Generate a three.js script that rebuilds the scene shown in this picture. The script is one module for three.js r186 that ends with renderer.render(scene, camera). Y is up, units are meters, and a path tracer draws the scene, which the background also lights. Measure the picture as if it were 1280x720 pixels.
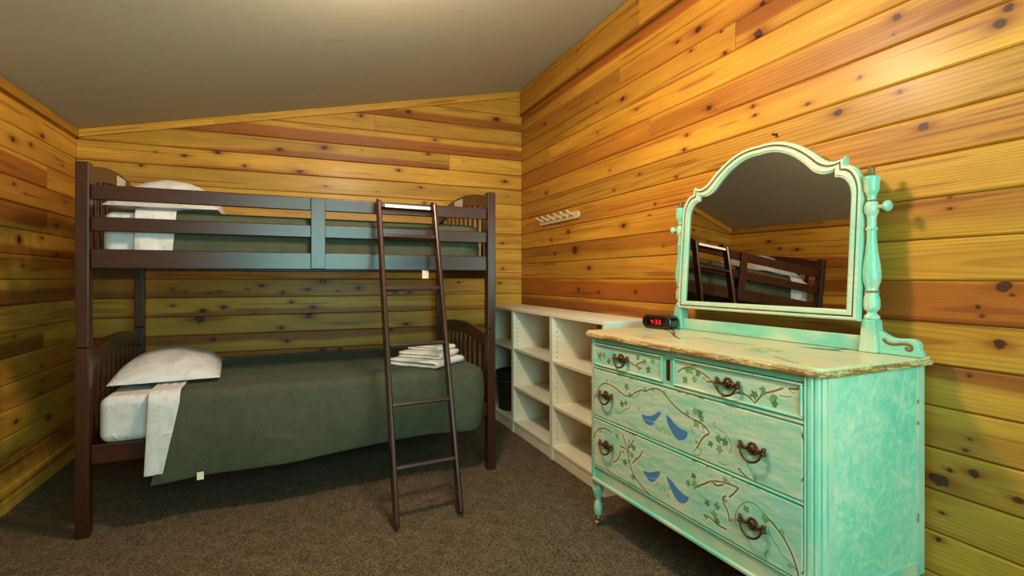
import * as THREE from 'three';
import { RoundedBoxGeometry } from 'three/addons/geometries/RoundedBoxGeometry.js';
import { mergeGeometries } from 'three/addons/utils/BufferGeometryUtils.js';
import { RectAreaLightUniformsLib } from 'three/addons/lights/RectAreaLightUniformsLib.js';

// ------------------------------------------------------------------ camera, sky, lights, exposure
const scene = new THREE.Scene();
const renderer = new THREE.WebGLRenderer({ antialias: true });
renderer.toneMapping = THREE.LinearToneMapping;
renderer.toneMappingExposure = 1.15;
renderer.shadowMap.enabled = true;
const camera = new THREE.PerspectiveCamera(2 * Math.atan(360 / 642) * 180 / Math.PI, 1280 / 720, 0.05, 60);
camera.position.set(-1.824, 1.144, 4.156);
camera.rotation.y = -22.64 * Math.PI / 180;
camera.setViewOffset(1280, 720, 0, 12.7, 1280, 720);       // lens shifted a little: horizon above the middle
const DAY = new THREE.Color().setRGB(0.42, 0.98, 0.92);
scene.background = DAY.clone();                             // pale overcast sky outside the window
RectAreaLightUniformsLib.init();
const LAMP = new THREE.Vector3(-1.33, 2.31, 2.36);          // the ceiling lamp (built below)
const LAMP_COLOR = new THREE.Color().setRGB(1.0, 0.78, 0.54);
const WIN = { x0: -1.98, x1: -0.42, y0: 0.85, y1: 2.0, z: 4.9 };
const daylight = new THREE.RectAreaLight(DAY, 11.5, WIN.x1 - WIN.x0 - 0.12, WIN.y1 - WIN.y0 - 0.12);
daylight.name = 'window_daylight';
daylight.position.set((WIN.x0 + WIN.x1) / 2, (WIN.y0 + WIN.y1) / 2, WIN.z + 0.02);   // just inside the pane, shining into the room
scene.add(daylight);

// ------------------------------------------------------------------ helpers
function rng(seed) { let a = seed | 0; return () => { a = (a + 0x6d2b79f5) | 0; let t = Math.imul(a ^ (a >>> 15), 1 | a); t = (t + Math.imul(t ^ (t >>> 7), 61 | t)) ^ t; return ((t ^ (t >>> 14)) >>> 0) / 4294967296; }; }
const TBL = new Float32Array(65536); { const r = rng(77); for (let i = 0; i < 65536; i++) TBL[i] = r(); }
function vn(x, y) {
  const xi = Math.floor(x), yi = Math.floor(y); let fx = x - xi, fy = y - yi; fx = fx * fx * (3 - 2 * fx); fy = fy * fy * (3 - 2 * fy);
  const a = ((yi & 255) << 8), b = (((yi + 1) & 255) << 8), c = xi & 255, d = (xi + 1) & 255;
  const p = TBL[a + c], q = TBL[a + d], r = TBL[b + c], s = TBL[b + d];
  return p + (q - p) * fx + (r - p + (p - q - r + s) * fx) * fy;
}
const fbm = (x, y) => vn(x, y) * 0.55 + vn(x * 2.1 + 17, y * 2.1 + 5) * 0.3 + vn(x * 4.3 + 3, y * 4.3 + 41) * 0.15;
const sst = (a, b, x) => { x = Math.min(1, Math.max(0, (x - a) / (b - a))); return x * x * (3 - 2 * x); };
const V = (x, y, z) => new THREE.Vector3(x, y, z);
const taken = {};
function numbered(n) { const k = taken[n] = (taken[n] ?? -1) + 1; return k ? n + '_' + String(k).padStart(3, '0') : n; }
function shadowed(m) { m.castShadow = true; m.receiveShadow = true; return m; }
function part(name, geo, mat, parent, label) {
  const m = shadowed(new THREE.Mesh(geo, mat)); m.name = name; parent.add(m);
  if (label) m.userData.label = label;
  return m;
}
function thing(name, label, category, pos = [0, 0, 0], ry = 0, group) {
  const g = new THREE.Group(); g.name = numbered(name); g.position.set(...pos); g.rotation.y = ry; scene.add(g);
  g.userData = { label, category }; if (group) g.userData.group = group;
  return g;
}
function single(name, geo, mat, label, category, pos = [0, 0, 0], ry = 0, group) {
  const m = shadowed(new THREE.Mesh(geo, mat)); m.name = numbered(name); m.position.set(...pos); m.rotation.y = ry; scene.add(m);
  m.userData = { label, category }; if (group) m.userData.group = group;
  return m;
}
function structure(name, label) {
  const g = new THREE.Group(); g.name = name; scene.add(g); g.userData = { kind: 'structure', label }; return g;
}
const merge = (l) => mergeGeometries(l.map((g) => { const q = g.index ? g.toNonIndexed() : g.clone(); for (const k of Object.keys(q.attributes)) if (!['position', 'normal', 'uv'].includes(k)) q.deleteAttribute(k); return q; }));
// uv in metres from the shape itself, u along the long axis
function metreUV(g, axis) {
  if (g.index) g = g.toNonIndexed();
  g.computeBoundingBox(); const s = g.boundingBox.getSize(V(0, 0, 0));
  const L = axis ?? (s.x >= s.y && s.x >= s.z ? 0 : s.y >= s.z ? 1 : 2);
  const p = g.attributes.position, n = g.attributes.normal, uv = new Float32Array(p.count * 2);
  for (let i = 0; i < p.count; i += 3) {
    const nn = [0, 1, 2].map((k) => Math.abs(n.getComponent(i, k) + n.getComponent(i + 1, k) + n.getComponent(i + 2, k)));
    let d = nn[0] > nn[1] && nn[0] > nn[2] ? 0 : nn[1] > nn[2] ? 1 : 2; let u = L, v;
    if (d === L) { u = (d + 1) % 3; v = (d + 2) % 3; } else v = 3 - d - L;
    for (let k = 0; k < 3; k++) { uv[(i + k) * 2] = p.getComponent(i + k, u); uv[(i + k) * 2 + 1] = p.getComponent(i + k, v); }
  }
  g.setAttribute('uv', new THREE.BufferAttribute(uv, 2)); return g;
}
const jr = rng(5);
function box(x0, x1, y0, y1, z0, z1, r = 0.004, axis) {
  const w = x1 - x0, h = y1 - y0, d = z1 - z0, g = metreUV(new RoundedBoxGeometry(w, h, d, 1, Math.min(r, w * 0.45, h * 0.45, d * 0.45)), axis);
  const uv = g.attributes.uv, ou = jr() * 3, ov = jr() * 3; for (let i = 0; i < uv.count; i++) uv.setXY(i, uv.getX(i) + ou, uv.getY(i) + ov);
  return g.translate((x0 + x1) / 2, (y0 + y1) / 2, (z0 + z1) / 2);
}
const lathe = (pts, seg = 24) => new THREE.LatheGeometry(pts.map(([r, y]) => new THREE.Vector2(r, y)), seg);
const tube = (pts, r, n = 24, rs = 8, closed = false) => new THREE.TubeGeometry(new THREE.CatmullRomCurve3(pts.map((p) => V(...p)), closed), n, r, rs, closed);
// a closed thin solid from a grid of points (rows of Vector3)
function shell(P, th, uvScale = 1) {
  const nu = P.length, nv = P[0].length, pos = [], uv = [], idx = [], N = [];
  const a = V(0, 0, 0), b = V(0, 0, 0);
  for (let i = 0; i < nu; i++) for (let j = 0; j < nv; j++) {
    a.subVectors(P[Math.min(i + 1, nu - 1)][j], P[Math.max(i - 1, 0)][j]); b.subVectors(P[i][Math.min(j + 1, nv - 1)], P[i][Math.max(j - 1, 0)]);
    const n = V(0, 0, 0).crossVectors(a, b); if (n.lengthSq() < 1e-14) n.set(0, 1, 0); N.push(n.normalize());
  }
  let su = [0], sv = [0]; const mj = nv >> 1, mi = nu >> 1;
  for (let i = 1; i < nu; i++) su.push(su[i - 1] + P[i][mj].distanceTo(P[i - 1][mj]));
  for (let j = 1; j < nv; j++) sv.push(sv[j - 1] + P[mi][j].distanceTo(P[mi][j - 1]));
  for (let k = 0; k < 2; k++) for (let i = 0; i < nu; i++) for (let j = 0; j < nv; j++) {
    const n = N[i * nv + j], p = P[i][j]; pos.push(p.x - n.x * th * k, p.y - n.y * th * k, p.z - n.z * th * k); uv.push(su[i] * uvScale, sv[j] * uvScale);
  }
  const o = nu * nv, id = (k, i, j) => k * o + i * nv + j;
  for (let i = 0; i < nu - 1; i++) for (let j = 0; j < nv - 1; j++) {
    idx.push(id(0, i, j), id(0, i + 1, j), id(0, i, j + 1), id(0, i + 1, j), id(0, i + 1, j + 1), id(0, i, j + 1));
    idx.push(id(1, i, j), id(1, i, j + 1), id(1, i + 1, j), id(1, i + 1, j), id(1, i, j + 1), id(1, i + 1, j + 1));
  }
  const rim = (q) => { for (let k = 0; k < q.length - 1; k++) { const [i, j] = q[k], [m, n] = q[k + 1]; idx.push(id(0, i, j), id(0, m, n), id(1, i, j), id(0, m, n), id(1, m, n), id(1, i, j)); } };
  const R = (n) => [...Array(n).keys()];
  rim(R(nv).map((j) => [0, j])); rim(R(nv).reverse().map((j) => [nu - 1, j])); rim(R(nu).reverse().map((i) => [i, 0])); rim(R(nu).map((i) => [i, nv - 1]));
  const g = new THREE.BufferGeometry(); g.setAttribute('position', new THREE.Float32BufferAttribute(pos, 3)); g.setAttribute('uv', new THREE.Float32BufferAttribute(uv, 2)); g.setIndex(idx); g.computeVertexNormals();
  return g;
}
function dataTex(w, h, f, srgb = true) {
  const d = new Uint8Array(w * h * 4), o = [0, 0, 0];
  for (let j = 0, k = 0; j < h; j++) for (let i = 0; i < w; i++, k += 4) { f(i, j, o); d[k] = o[0]; d[k + 1] = o[1]; d[k + 2] = o[2]; d[k + 3] = 255; }
  const t = new THREE.DataTexture(d, w, h); t.wrapS = t.wrapT = THREE.RepeatWrapping; t.magFilter = THREE.LinearFilter; t.minFilter = THREE.LinearMipmapLinearFilter; t.generateMipmaps = true;
  if (srgb) t.colorSpace = THREE.SRGBColorSpace; t.needsUpdate = true; return t;
}
const mat = (o) => new THREE.MeshPhysicalMaterial(o);
const clamp8 = (x) => x < 0 ? 0 : x > 255 ? 255 : x;

// ------------------------------------------------------------------ pine boards: one painted strip of grain for each row of a wall
const PITCH = 0.13, LINE0 = 1.135;                         // board height and the height of one joint line
const SAP = [212, 150, 48], HEART = [168, 96, 34], PALE = [224, 176, 74];
function pineStrip(len, seed, segs, knots, W = 2048, H = 128) {
  const r = rng(seed * 131 + 7);
  const S = segs.map((x) => ({ to: x, tone: 0.9 + r() * 0.16, heart: r() < 0.4 ? 1 : r() * 0.5, o: r() * 200, o2: r() * 200, f: 55 + r() * 70, yc: -0.03 + r() * 0.19, d: 0.012 + r() * 0.05, sl: (r() - 0.5) * 0.05, rh: 0.025 + r() * 0.07, c: 0.35 + r() * 0.5 }));
  const K = knots.map(([x, y, s]) => [x, y * PITCH, s / 1000, 0.9 + r() * 0.7, r() * 6, s > 11 ? 1 : 0.55 + r() * 0.45]);
  return dataTex(W, H, (i, j, o) => {
    const x = (i + 0.5) / W * len, y = (j + 0.5) / H * PITCH; let q = S[0]; for (let k = 0; k < S.length - 1; k++) if (x > S[k].to) q = S[k + 1];
    let yy = y + 0.02 * (vn(x * 1.1 + q.o, y * 7 + q.o2) - 0.5) + 0.005 * (vn(x * 6 + q.o2, y * 25) - 0.5), dark = 0, core = 0, ringk = 0;
    for (const [kx, ky, kr, e, ph, am] of K) {
      const dx = x - kx; if (Math.abs(dx) > kr * 12) continue;
      const dy = y - ky, wob = 1 + 0.5 * (vn(Math.atan2(dy, dx) * 1.5 + ph * 9, kr * 999) - 0.5), d = Math.sqrt((dx / e) ** 2 + dy * dy) / (kr * wob);
      if (d < 1.15) { core = Math.max(core, am * sst(1.15, 0.7, d)); ringk = 0.5 + 0.5 * Math.sin(d * 11 + ph); }
      dark = Math.max(dark, am * 0.7 * Math.exp(-Math.max(0, Math.sqrt((dx / e / 2) ** 2 + dy * dy) / kr - 0.8) * 1.4));
      yy += Math.sign(dy) * kr * 0.9 * Math.exp(-Math.max(0, Math.hypot(dx / 2.4, dy) / kr - 0.6) * 0.7);
    }
    const dd = q.d + q.sl * x + 0.03 * (vn(x * 0.9 + q.o2, 3.3) - 0.5), rad = Math.sqrt((yy - q.yc) ** 2 + dd * dd), ring = rad * q.f + 0.5 * vn(x * 2 + q.o, yy * 30), rr = ring - Math.floor(ring), late = rr * rr * (1 - sst(0.82, 1, rr)) * 1.6 * q.c;
    const h = sst(0.014, -0.014, rad - q.rh + 0.03 * (fbm(x * 1.2 + q.o2, yy * 12) - 0.5)) * q.heart;
    const fib = vn(x * 22 + q.o, y * 600), pat = fbm(x * 1.6 + q.o, y * 14), mot = fbm(x * 9 + q.o2, y * 30);
    const t = q.tone * (1 - 0.1 * late) * (0.97 + 0.06 * fib) * (0.9 + 0.2 * pat) * (0.96 + 0.08 * mot), m = Math.min(1, h + late * 0.22);
    const streak = sst(0.78, 0.9, vn(x * 2.2 + q.o2 * 3, y * 70 + q.o)) * 0.2;
    for (let c = 0; c < 3; c++) {
      let v = SAP[c] + (PALE[c] - SAP[c]) * pat * 0.7; v += (HEART[c] - v) * m; v *= t * (1 - streak * (c ? 1.15 : 0.75));
      v += ([142, 74, 22][c] - v) * dark; v += (([66, 28, 10][c] + ringk * 22) - v) * core; o[c] = clamp8(v);
    }
  });
}
// one board: front face in the plane of the wall, bevelled long edges, ends cut square (or slanted at the left, under the sloping ceiling)
function boardGeo(place, a0, a0top, a1, y0, y1, len, ends = 0.0008) {
  const bev = 0.0055, th = 0.017, gap = 0.0012, ya = y0 + gap, yb = y1 - gap, pos = [], uv = [], idx = [];
  const s = (y) => a0 + (a0top - a0) * (y - y0) / (y1 - y0) + ends;
  const ring = [[ya, bev], [ya + bev, 0], [yb - bev, 0], [yb, bev], [yb, th], [ya, th]];
  const put = (a, y, d) => { const p = place(a, y, d); pos.push(p.x, p.y, p.z); uv.push(a / len, (y - y0) / PITCH); return pos.length / 3 - 1; };
  for (let k = 0; k < 6; k++) {
    const [p, q] = [ring[k], ring[(k + 1) % 6]]; if (k === 4) continue;
    const A = put(s(p[0]), p[0], p[1]), B = put(a1 - ends, p[0], p[1]), C = put(a1 - ends, q[0], q[1]), D = put(s(q[0]), q[0], q[1]); idx.push(A, B, C, A, C, D);
  }
  for (const e of [0, 1]) { const l = ring.map(([y, d]) => put(e ? a1 - ends : s(y), y, d)); for (let k = 1; k < 5; k++) e ? idx.push(l[0], l[k + 1], l[k]) : idx.push(l[0], l[k], l[k + 1]); }
  const g = new THREE.BufferGeometry(); g.setAttribute('position', new THREE.Float32BufferAttribute(pos, 3)); g.setAttribute('uv', new THREE.Float32BufferAttribute(uv, 2)); g.setIndex(idx); g.computeVertexNormals(); return g;
}
const pineMat = (map, color = 0xffffff) => mat({ map, color, roughness: 0.5, clearcoat: 0.14, clearcoatRoughness: 0.26, specularIntensity: 0.6 });

// ------------------------------------------------------------------ the room
const RW = 3.148, RD = 4.9, CL = 2.105, CR = 2.79, SL = (CR - CL) / RW, ceilY = (x) => CL + (x + RW) * SL;
const backing = mat({ color: new THREE.Color().setRGB(0.2, 0.1, 0.03), roughness: 0.8 });
const KR = {'-7':[[3.2,0.86,6]],'-6':[[3.21,0.52,4]],'-5':[[3.2,0.28,14],[3.29,0.66,9],[3.23,0.58,5],[3.39,0.37,7]],'-4':[[3.28,0.42,4],[3.27,0.14,5]],'-3':[[3.28,0.86,6]],'-2':[[3.35,0.62,10],[2.1,0.5,8]],'-1':[[1.26,0.35,8],[1.0,0.43,11],[1.66,0.43,9],[2.01,0.37,8],[3.36,0.88,12],[3.3,0.42,5],[3.31,0.22,5]],'0':[[1.14,0.58,11]],'1':[[0.95,0.62,23],[0.64,0.5,9],[1.91,0.38,4],[3.23,0.94,4],[3.23,0.68,4]],'2':[[1.79,0.78,4],[1.54,0.51,10],[0.58,0.34,9],[0.85,0.65,12]],'3':[[1.84,0.21,7],[3.16,0.73,10]],'4':[[1.44,0.29,7],[1.7,0.66,7],[2.01,0.13,8],[3.09,0.77,7],[2.88,0.72,9]],'5':[[1.39,0.31,5],[0.49,0.27,10],[2.5,0.8,7],[2.51,0.48,5],[2.09,0.65,8],[2.07,0.12,6],[2.76,0.25,6],[3.35,0.57,11],[3.37,0.84,9],[2.96,0.49,6]],'6':[[2.24,0.35,10],[3.08,0.68,11],[3.07,0.28,4]],'7':[[1.67,0.63,5],[1.25,0.42,5]],'8':[[1.53,0.44,10],[1.25,0.92,5],[2.53,0.12,17],[2.34,0.08,7],[2.12,0.85,6],[2.32,0.92,6]],'9':[[0.46,0.54,10],[2.55,0.05,10],[2.17,0.51,12],[2.02,0.52,6]]};
const KB = {'-5':[[1.5,0.83,18],[1.62,0.85,15]],'-4':[[0.77,0.74,15],[1.25,0.48,16],[2.01,0.89,14]],'-3':[[0.69,0.88,30],[1.4,0.88,24],[1.21,0.22,13],[2.13,0.2,15]],'-2':[[0.53,0.6,10],[0.71,0.28,15],[0.84,0.46,15],[1.28,0.68,13],[1.43,0.34,17],[1.03,0.08,9]],'-1':[[0.53,0.45,8],[0.6,0.32,10],[0.75,0.26,8],[0.81,0.34,8],[0.99,0.46,9],[1.08,0.63,13],[1.22,0.22,13],[1.39,0.39,13],[1.5,0.85,17],[1.61,0.3,10],[1.76,0.46,15],[2.04,0.2,13],[2.16,0.18,13],[2.57,0.78,11],[2.94,0.71,11]],'0':[[2.97,0.68,11],[1.0,0.4,6]],'2':[[2.97,0.38,11]],'4':[[2.28,0.79,11],[0.9,0.3,8]],'5':[[0.35,0.9,9],[1.52,0.44,8],[2.25,0.74,9],[1.9,0.3,6]],'6':[[0.8,0.88,12],[0.6,0.58,10],[0.97,0.28,11],[0.43,0.65,5],[1.34,0.18,14],[2.07,0.72,13],[2.99,0.52,13]],'7':[[1.2,0.35,14],[1.51,0.68,17],[2.31,0.88,11]],'8':[[3.02,0.35,8],[2.37,0.82,10]],'9':[[1.78,0.82,13]],'10':[[2.15,0.39,18],[2.91,0.63,18]]};
const KL = {'-7':[[0.4,0.88,16]],'-6':[[0.77,0.44,12]],'-5':[[0.48,0.62,9],[0.49,0.12,11]],'-4':[[0.48,0.28,9]],'-3':[[0.79,0.78,8]],'-1':[[0.53,0.5,11],[0.28,0.35,10]],'0':[[0.7,0.53,8]],'1':[[0.74,0.57,19],[0.48,0.78,9],[0.29,0.11,12]],'2':[[0.29,0.46,12]],'3':[[0.79,0.72,10],[0.67,0.48,8],[0.17,0.65,10]],'5':[[0.8,0.44,16],[0.61,0.58,13],[0.21,0.34,7]],'6':[[0.48,0.2,13]]};
const JR = { 10: [0.56, 3.0], 7: [0.545, 3.9], 8: [2.404], 6: [1.796], 5: [], 9: [1.5], 4: [3.95], 3: [], 2: [2.45], 1: [], 0: [3.9] };
const JB = { 9: [1.886], 7: [2.491] }, JL = { 4: [0.418], 2: [0.419], '-3': [0.464], 0: [1.6], '-5': [1.2, 3.4] };
const RB = structure('wall_back', 'knotty pine board wall behind the bunk bed');
const RR = structure('wall_right', 'knotty pine board wall behind the dresser and shelves');
const RL = structure('wall_left', 'knotty pine board wall beside the head of the bed');
part('wall_backing', box(-RW, 0, 0, CR + 0.1, -0.12, -0.018, 0.001), backing, RB);
part('wall_backing', box(0.018, 0.12, 0, CR + 0.1, -0.12, RD, 0.001), backing, RR);
part('wall_backing', box(-RW - 0.12, -RW - 0.018, 0, CL + 0.06, -0.12, RD, 0.001), backing, RL);
function boards(wall, len, top, place, knots, joints, seed, cut, stain) {
  for (let i = -9; LINE0 + i * PITCH < top; i++) {
    const y0 = Math.max(0.002, LINE0 + i * PITCH), y1 = Math.min(top, LINE0 + (i + 1) * PITCH), j = joints[i] ?? [], rr = rng(seed + i * 31), segs = [...j, len];
    const extra = []; for (let k = 0, n = Math.floor(rr() * 3); k < n; k++) extra.push([rr() * len, 0.15 + rr() * 0.7, 2 + rr() * 3.5]);
    const m = pineMat(pineStrip(len, seed + i + 40, segs, [...(knots[i] ?? []), ...extra], len < 4 ? 1536 : 2048), stain); let a = 0;
    for (const b of segs) {
      let s0 = a, s1 = a;
      if (cut) { s0 = Math.max(a, (y0 - CL) / SL + 0.01); s1 = Math.max(a, (y1 - CL) / SL + 0.01); }
      if (s1 < b - 0.02 || s0 < b - 0.05) part('pine_board', boardGeo(place, s0, Math.min(s1, b - 0.002), b, y0, y1, len), m, wall);
      a = b;
    }
  }
}
boards(RB, RW, CR - 0.005, (a, y, d) => V(a - RW, y, -d), KB, JB, 300, true);
boards(RR, RD, CR - 0.005, (a, y, d) => V(d, y, RD - a), Object.fromEntries(Object.entries(KR).map(([k, l]) => [k, l.map(([a, y, s]) => [RD - a, y, s * 1.3])])), Object.fromEntries(Object.entries(JR).map(([k, l]) => [k, l.map((a) => RD - a).sort((p, q) => p - q)])), 100, false, new THREE.Color(0.84, 0.76, 0.7));
boards(RL, RD, CL - 0.005, (a, y, d) => V(-RW - d, y, a), KL, JL, 500);
// carpet
const carpetTex = dataTex(1024, 1024, (i, j, o) => {
  const n = TBL[(i * 7919 + j * 104729) & 65535], b = vn(i * 0.42, j * 0.42), c = vn(i * 0.16 + 9, j * 0.16), e = vn(i * 0.02, j * 0.02), t = 0.42 + 0.5 * b * 0.9 + 0.45 * (c - 0.5) + 0.28 * (n - 0.5) + 0.12 * (e - 0.5), k = vn(i * 0.21 + 50, j * 0.21 + 9);
  o[0] = clamp8(128 * t + 14 * k); o[1] = clamp8(110 * t + 6 * k); o[2] = clamp8(90 * t);
});
const carpet = mat({ map: carpetTex.clone(), bumpMap: carpetTex.clone(), bumpScale: 0.006, roughness: 1, specularIntensity: 0.1, sheen: 0.3, sheenRoughness: 0.8, sheenColor: new THREE.Color(0.3, 0.27, 0.22) });
for (const k of ['map', 'bumpMap']) { carpet[k].repeat.set(1.2, 1.2); } carpet.bumpMap.colorSpace = THREE.NoColorSpace;
const FL = structure('floor', 'brown speckled wall to wall carpet');
part('carpet', metreUV(new THREE.BoxGeometry(RW + 0.24, 0.1, RD + 0.24)).translate(-RW / 2, -0.05, RD / 2), carpet, FL);
// ceiling: a sloping plaster slab
const plaster = dataTex(1024, 1024, (i, j, o) => { const n = fbm(i * 0.05, j * 0.05), b = fbm(i * 0.008, j * 0.008), g = vn(i * 0.4, j * 0.4), sp = sst(0.83, 0.95, vn(i * 0.045 + 7, j * 0.018)) * sst(0.5, 0.8, b); const t = 0.97 + 0.03 * n + 0.02 * (g - 0.5) - 0.05 * sp; o[0] = 192 * t; o[1] = 187 * t; o[2] = 170 * t; });
plaster.repeat.set(0.5, 0.5);
const CE = structure('ceiling', 'sloping grey beige plaster ceiling');
{
  const sh = new THREE.Shape(); sh.moveTo(-RW - 0.12, ceilY(-RW - 0.12)); sh.lineTo(0.12, ceilY(0.12)); sh.lineTo(0.12, ceilY(0.12) + 0.12); sh.lineTo(-RW - 0.12, ceilY(-RW - 0.12) + 0.12);
  part('ceiling_panel', metreUV(new THREE.ExtrudeGeometry(sh, { depth: RD + 0.24, bevelEnabled: false }).translate(0, 0, -0.12), 2), mat({ map: plaster, roughness: 0.9, specularIntensity: 0.25 }), CE);
}
// front wall with the window (behind the camera)
const plainPine = pineMat(pineStrip(RW, 991, [1.1, 2.2, RW], [[0.5, 0.4, 10], [1.9, 0.7, 8], [2.7, 0.3, 9]], 1024)); plainPine.map.repeat.set(1 / RW, 1 / PITCH);
const RF = structure('wall_front', 'pine wall with the window');
{
  const z0 = RD, z1 = RD + 0.12, seg = (a, b, c, d) => box(a, b, c, d, z0, z1, 0.001, 0);
  part('wall_panel', seg(-RW - 0.12, WIN.x0, 0, CR + 0.1), plainPine, RF); part('wall_panel', seg(WIN.x1, 0.12, 0, CR + 0.1), plainPine, RF);
  part('wall_panel', seg(WIN.x0, WIN.x1, 0, WIN.y0), plainPine, RF); part('wall_panel', seg(WIN.x0, WIN.x1, WIN.y1, CR + 0.1), plainPine, RF);
  const w = structure('window_1', 'window behind the camera'), fm = mat({ color: 0xb98a4e, roughness: 0.5 });
  for (const [a, b, c, d] of [[WIN.x0, WIN.x1, WIN.y0, WIN.y0 + 0.05], [WIN.x0, WIN.x1, WIN.y1 - 0.05, WIN.y1], [WIN.x0, WIN.x0 + 0.05, WIN.y0 + 0.05, WIN.y1 - 0.05], [WIN.x1 - 0.05, WIN.x1, WIN.y0 + 0.05, WIN.y1 - 0.05]]) part('window_frame', box(a, b, c, d, RD + 0.03, RD + 0.1), fm, w);
  part('pane', box(WIN.x0 + 0.05, WIN.x1 - 0.05, WIN.y0 + 0.05, WIN.y1 - 0.05, RD + 0.062, RD + 0.066, 0.0005), mat({ color: 0xffffff, transmission: 1, roughness: 0, thickness: 0 }), w);
}
// trims and baseboards
const trimMat = pineMat(pineStrip(RD, 733, [2.6, RD], [[0.6, 0.5, 5], [1.5, 0.3, 4], [2.9, 0.6, 6], [4.1, 0.4, 5]])); trimMat.map.repeat.set(1 / RD, 1 / PITCH);
const darkTrim = pineMat(pineStrip(RD, 612, [1.9, RD], [[3.1, 0.5, 7], [4.2, 0.4, 6]])); darkTrim.map.repeat.set(1 / RD, 1 / PITCH); darkTrim.color.setRGB(0.86, 0.78, 0.68);
function trim(name, label, geos, m) { const g = structure(name, label); geos.forEach((q) => part('trim_board', q, m, g)); }
{
  const len = Math.hypot(RW, CR - CL), g = box(0, len, -0.052, 0, 0, 0.02, 0.003, 0); g.rotateZ(Math.atan2(CR - CL, RW)); g.translate(-RW, CL, 0.0005);
  trim('trim_1', 'pale pine strip along the sloping ceiling', [g], trimMat);
  trim('trim_2', 'pine strip where left wall meets ceiling', [box(-RW + 0.0005, -RW + 0.021, CL - 0.052, CL + 0.001, 0.021, RD, 0.003)], darkTrim);
  trim('trim_3', 'wide pine board along the top of the right wall', [box(-0.021, -0.0005, 2.583, CR - 0.053, 0.021, RD, 0.003), box(-0.03, -0.0005, CR - 0.052, CR - 0.008, 0.021, RD, 0.004)], darkTrim);
  trim('trim_4', 'dark brown moulding under the wide top board', [box(-0.028, -0.0005, 2.566, 2.5825, 0.021, RD, 0.004)], pineMat(darkTrim.map, new THREE.Color(0.42, 0.27, 0.16)));
}
const base = (name, g) => { const s = structure(name, 'pine baseboard'); part('baseboard', g, trimMat, s); };
base('baseboard_left', box(-RW + 0.0005, -RW + 0.018, 0, 0.118, 0.0, RD, 0.004));
base('baseboard_back', box(-RW + 0.018, -0.0185, 0, 0.118, 0.0005, 0.018, 0.004));
base('baseboard_right', box(-0.018, -0.0005, 0, 0.118, 0, RD, 0.004));

// ------------------------------------------------------------------ ceiling lamp (above the frame)
{
  const cy = ceilY(LAMP.x), g = thing('ceiling_lamp', 'round glass ceiling lamp hanging above the carpet', 'lamp', [LAMP.x, cy, LAMP.z]);
  const brass = mat({ color: 0x8a6a3a, metalness: 0.9, roughness: 0.35 });
  part('canopy', lathe([[0, 0.05], [0.075, 0.05], [0.075, -0.01], [0.05, -0.03], [0.015, -0.035], [0, -0.035]]), brass, g);
  part('stem', lathe([[0.009, -0.03], [0.009, -0.1], [0, -0.1]], 12), brass, g);
  const by = LAMP.y - cy;
  part('lamp_pan', lathe([[0, by + 0.12], [0.15, by + 0.11], [0.195, by + 0.056], [0.193, by + 0.054], [0.145, by + 0.1], [0, by + 0.105]], 32), brass, g, 'brass pan above the glass');
  part('glass_bowl', lathe([[0.0, by - 0.085], [0.05, by - 0.08], [0.105, by - 0.055], [0.145, by - 0.01], [0.155, by + 0.045], [0.14, by + 0.07], [0.05, by + 0.078], [0, by + 0.078]], 32), mat({ color: 0xfff0dc, emissive: LAMP_COLOR, emissiveIntensity: 3, roughness: 0.4 }), g);
  const L = new THREE.PointLight(LAMP_COLOR, 8); L.name = 'ceiling_lamp_light'; L.position.copy(LAMP); L.castShadow = true; L.shadow.radius = 6.5; scene.add(L);
}

// ------------------------------------------------------------------ bunk bed
const espTex = dataTex(1024, 512, (i, j, o) => { const x = i / 1024, y = j / 512, w = vn(x * 6, y * 14) * 0.7, g = vn(x * 8, y * 130 + w * 9), f = vn(x * 60, y * 500), b = fbm(x * 4 + 3, y * 5); const t = 0.72 + 0.28 * g + 0.12 * (f - 0.5) + 0.3 * (b - 0.5); o[0] = clamp8(64 * t); o[1] = clamp8(28 * t); o[2] = clamp8(18 * t); });
const esp = mat({ map: espTex, roughness: 0.32, clearcoat: 0.25, clearcoatRoughness: 0.3 });
const BP = [-1.747, 0, 0.773], BR = 0.0377, BL = 1.99, BW = 1.1;
const paper = (() => { const c = document.createElement('canvas'); c.width = 256; c.height = 128; const x = c.getContext('2d'); x.fillStyle = '#e9e3d8'; x.fillRect(0, 0, 256, 128); x.fillStyle = '#8b857c'; const r = rng(3); for (let j = 0; j < 9; j++) { let p = 14; while (p < 236) { const w = 6 + r() * 22; x.fillRect(p, 14 + j * 12, Math.min(w, 240 - p), 3.2); p += w + 5; } } const t = new THREE.CanvasTexture(c); t.colorSpace = THREE.SRGBColorSpace; return mat({ map: t, roughness: 0.7 }); })();
const bed = thing('bunk_bed', 'dark brown wooden bunk bed with slatted arched ends against the pine wall', 'bunk bed', BP, BR);
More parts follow.
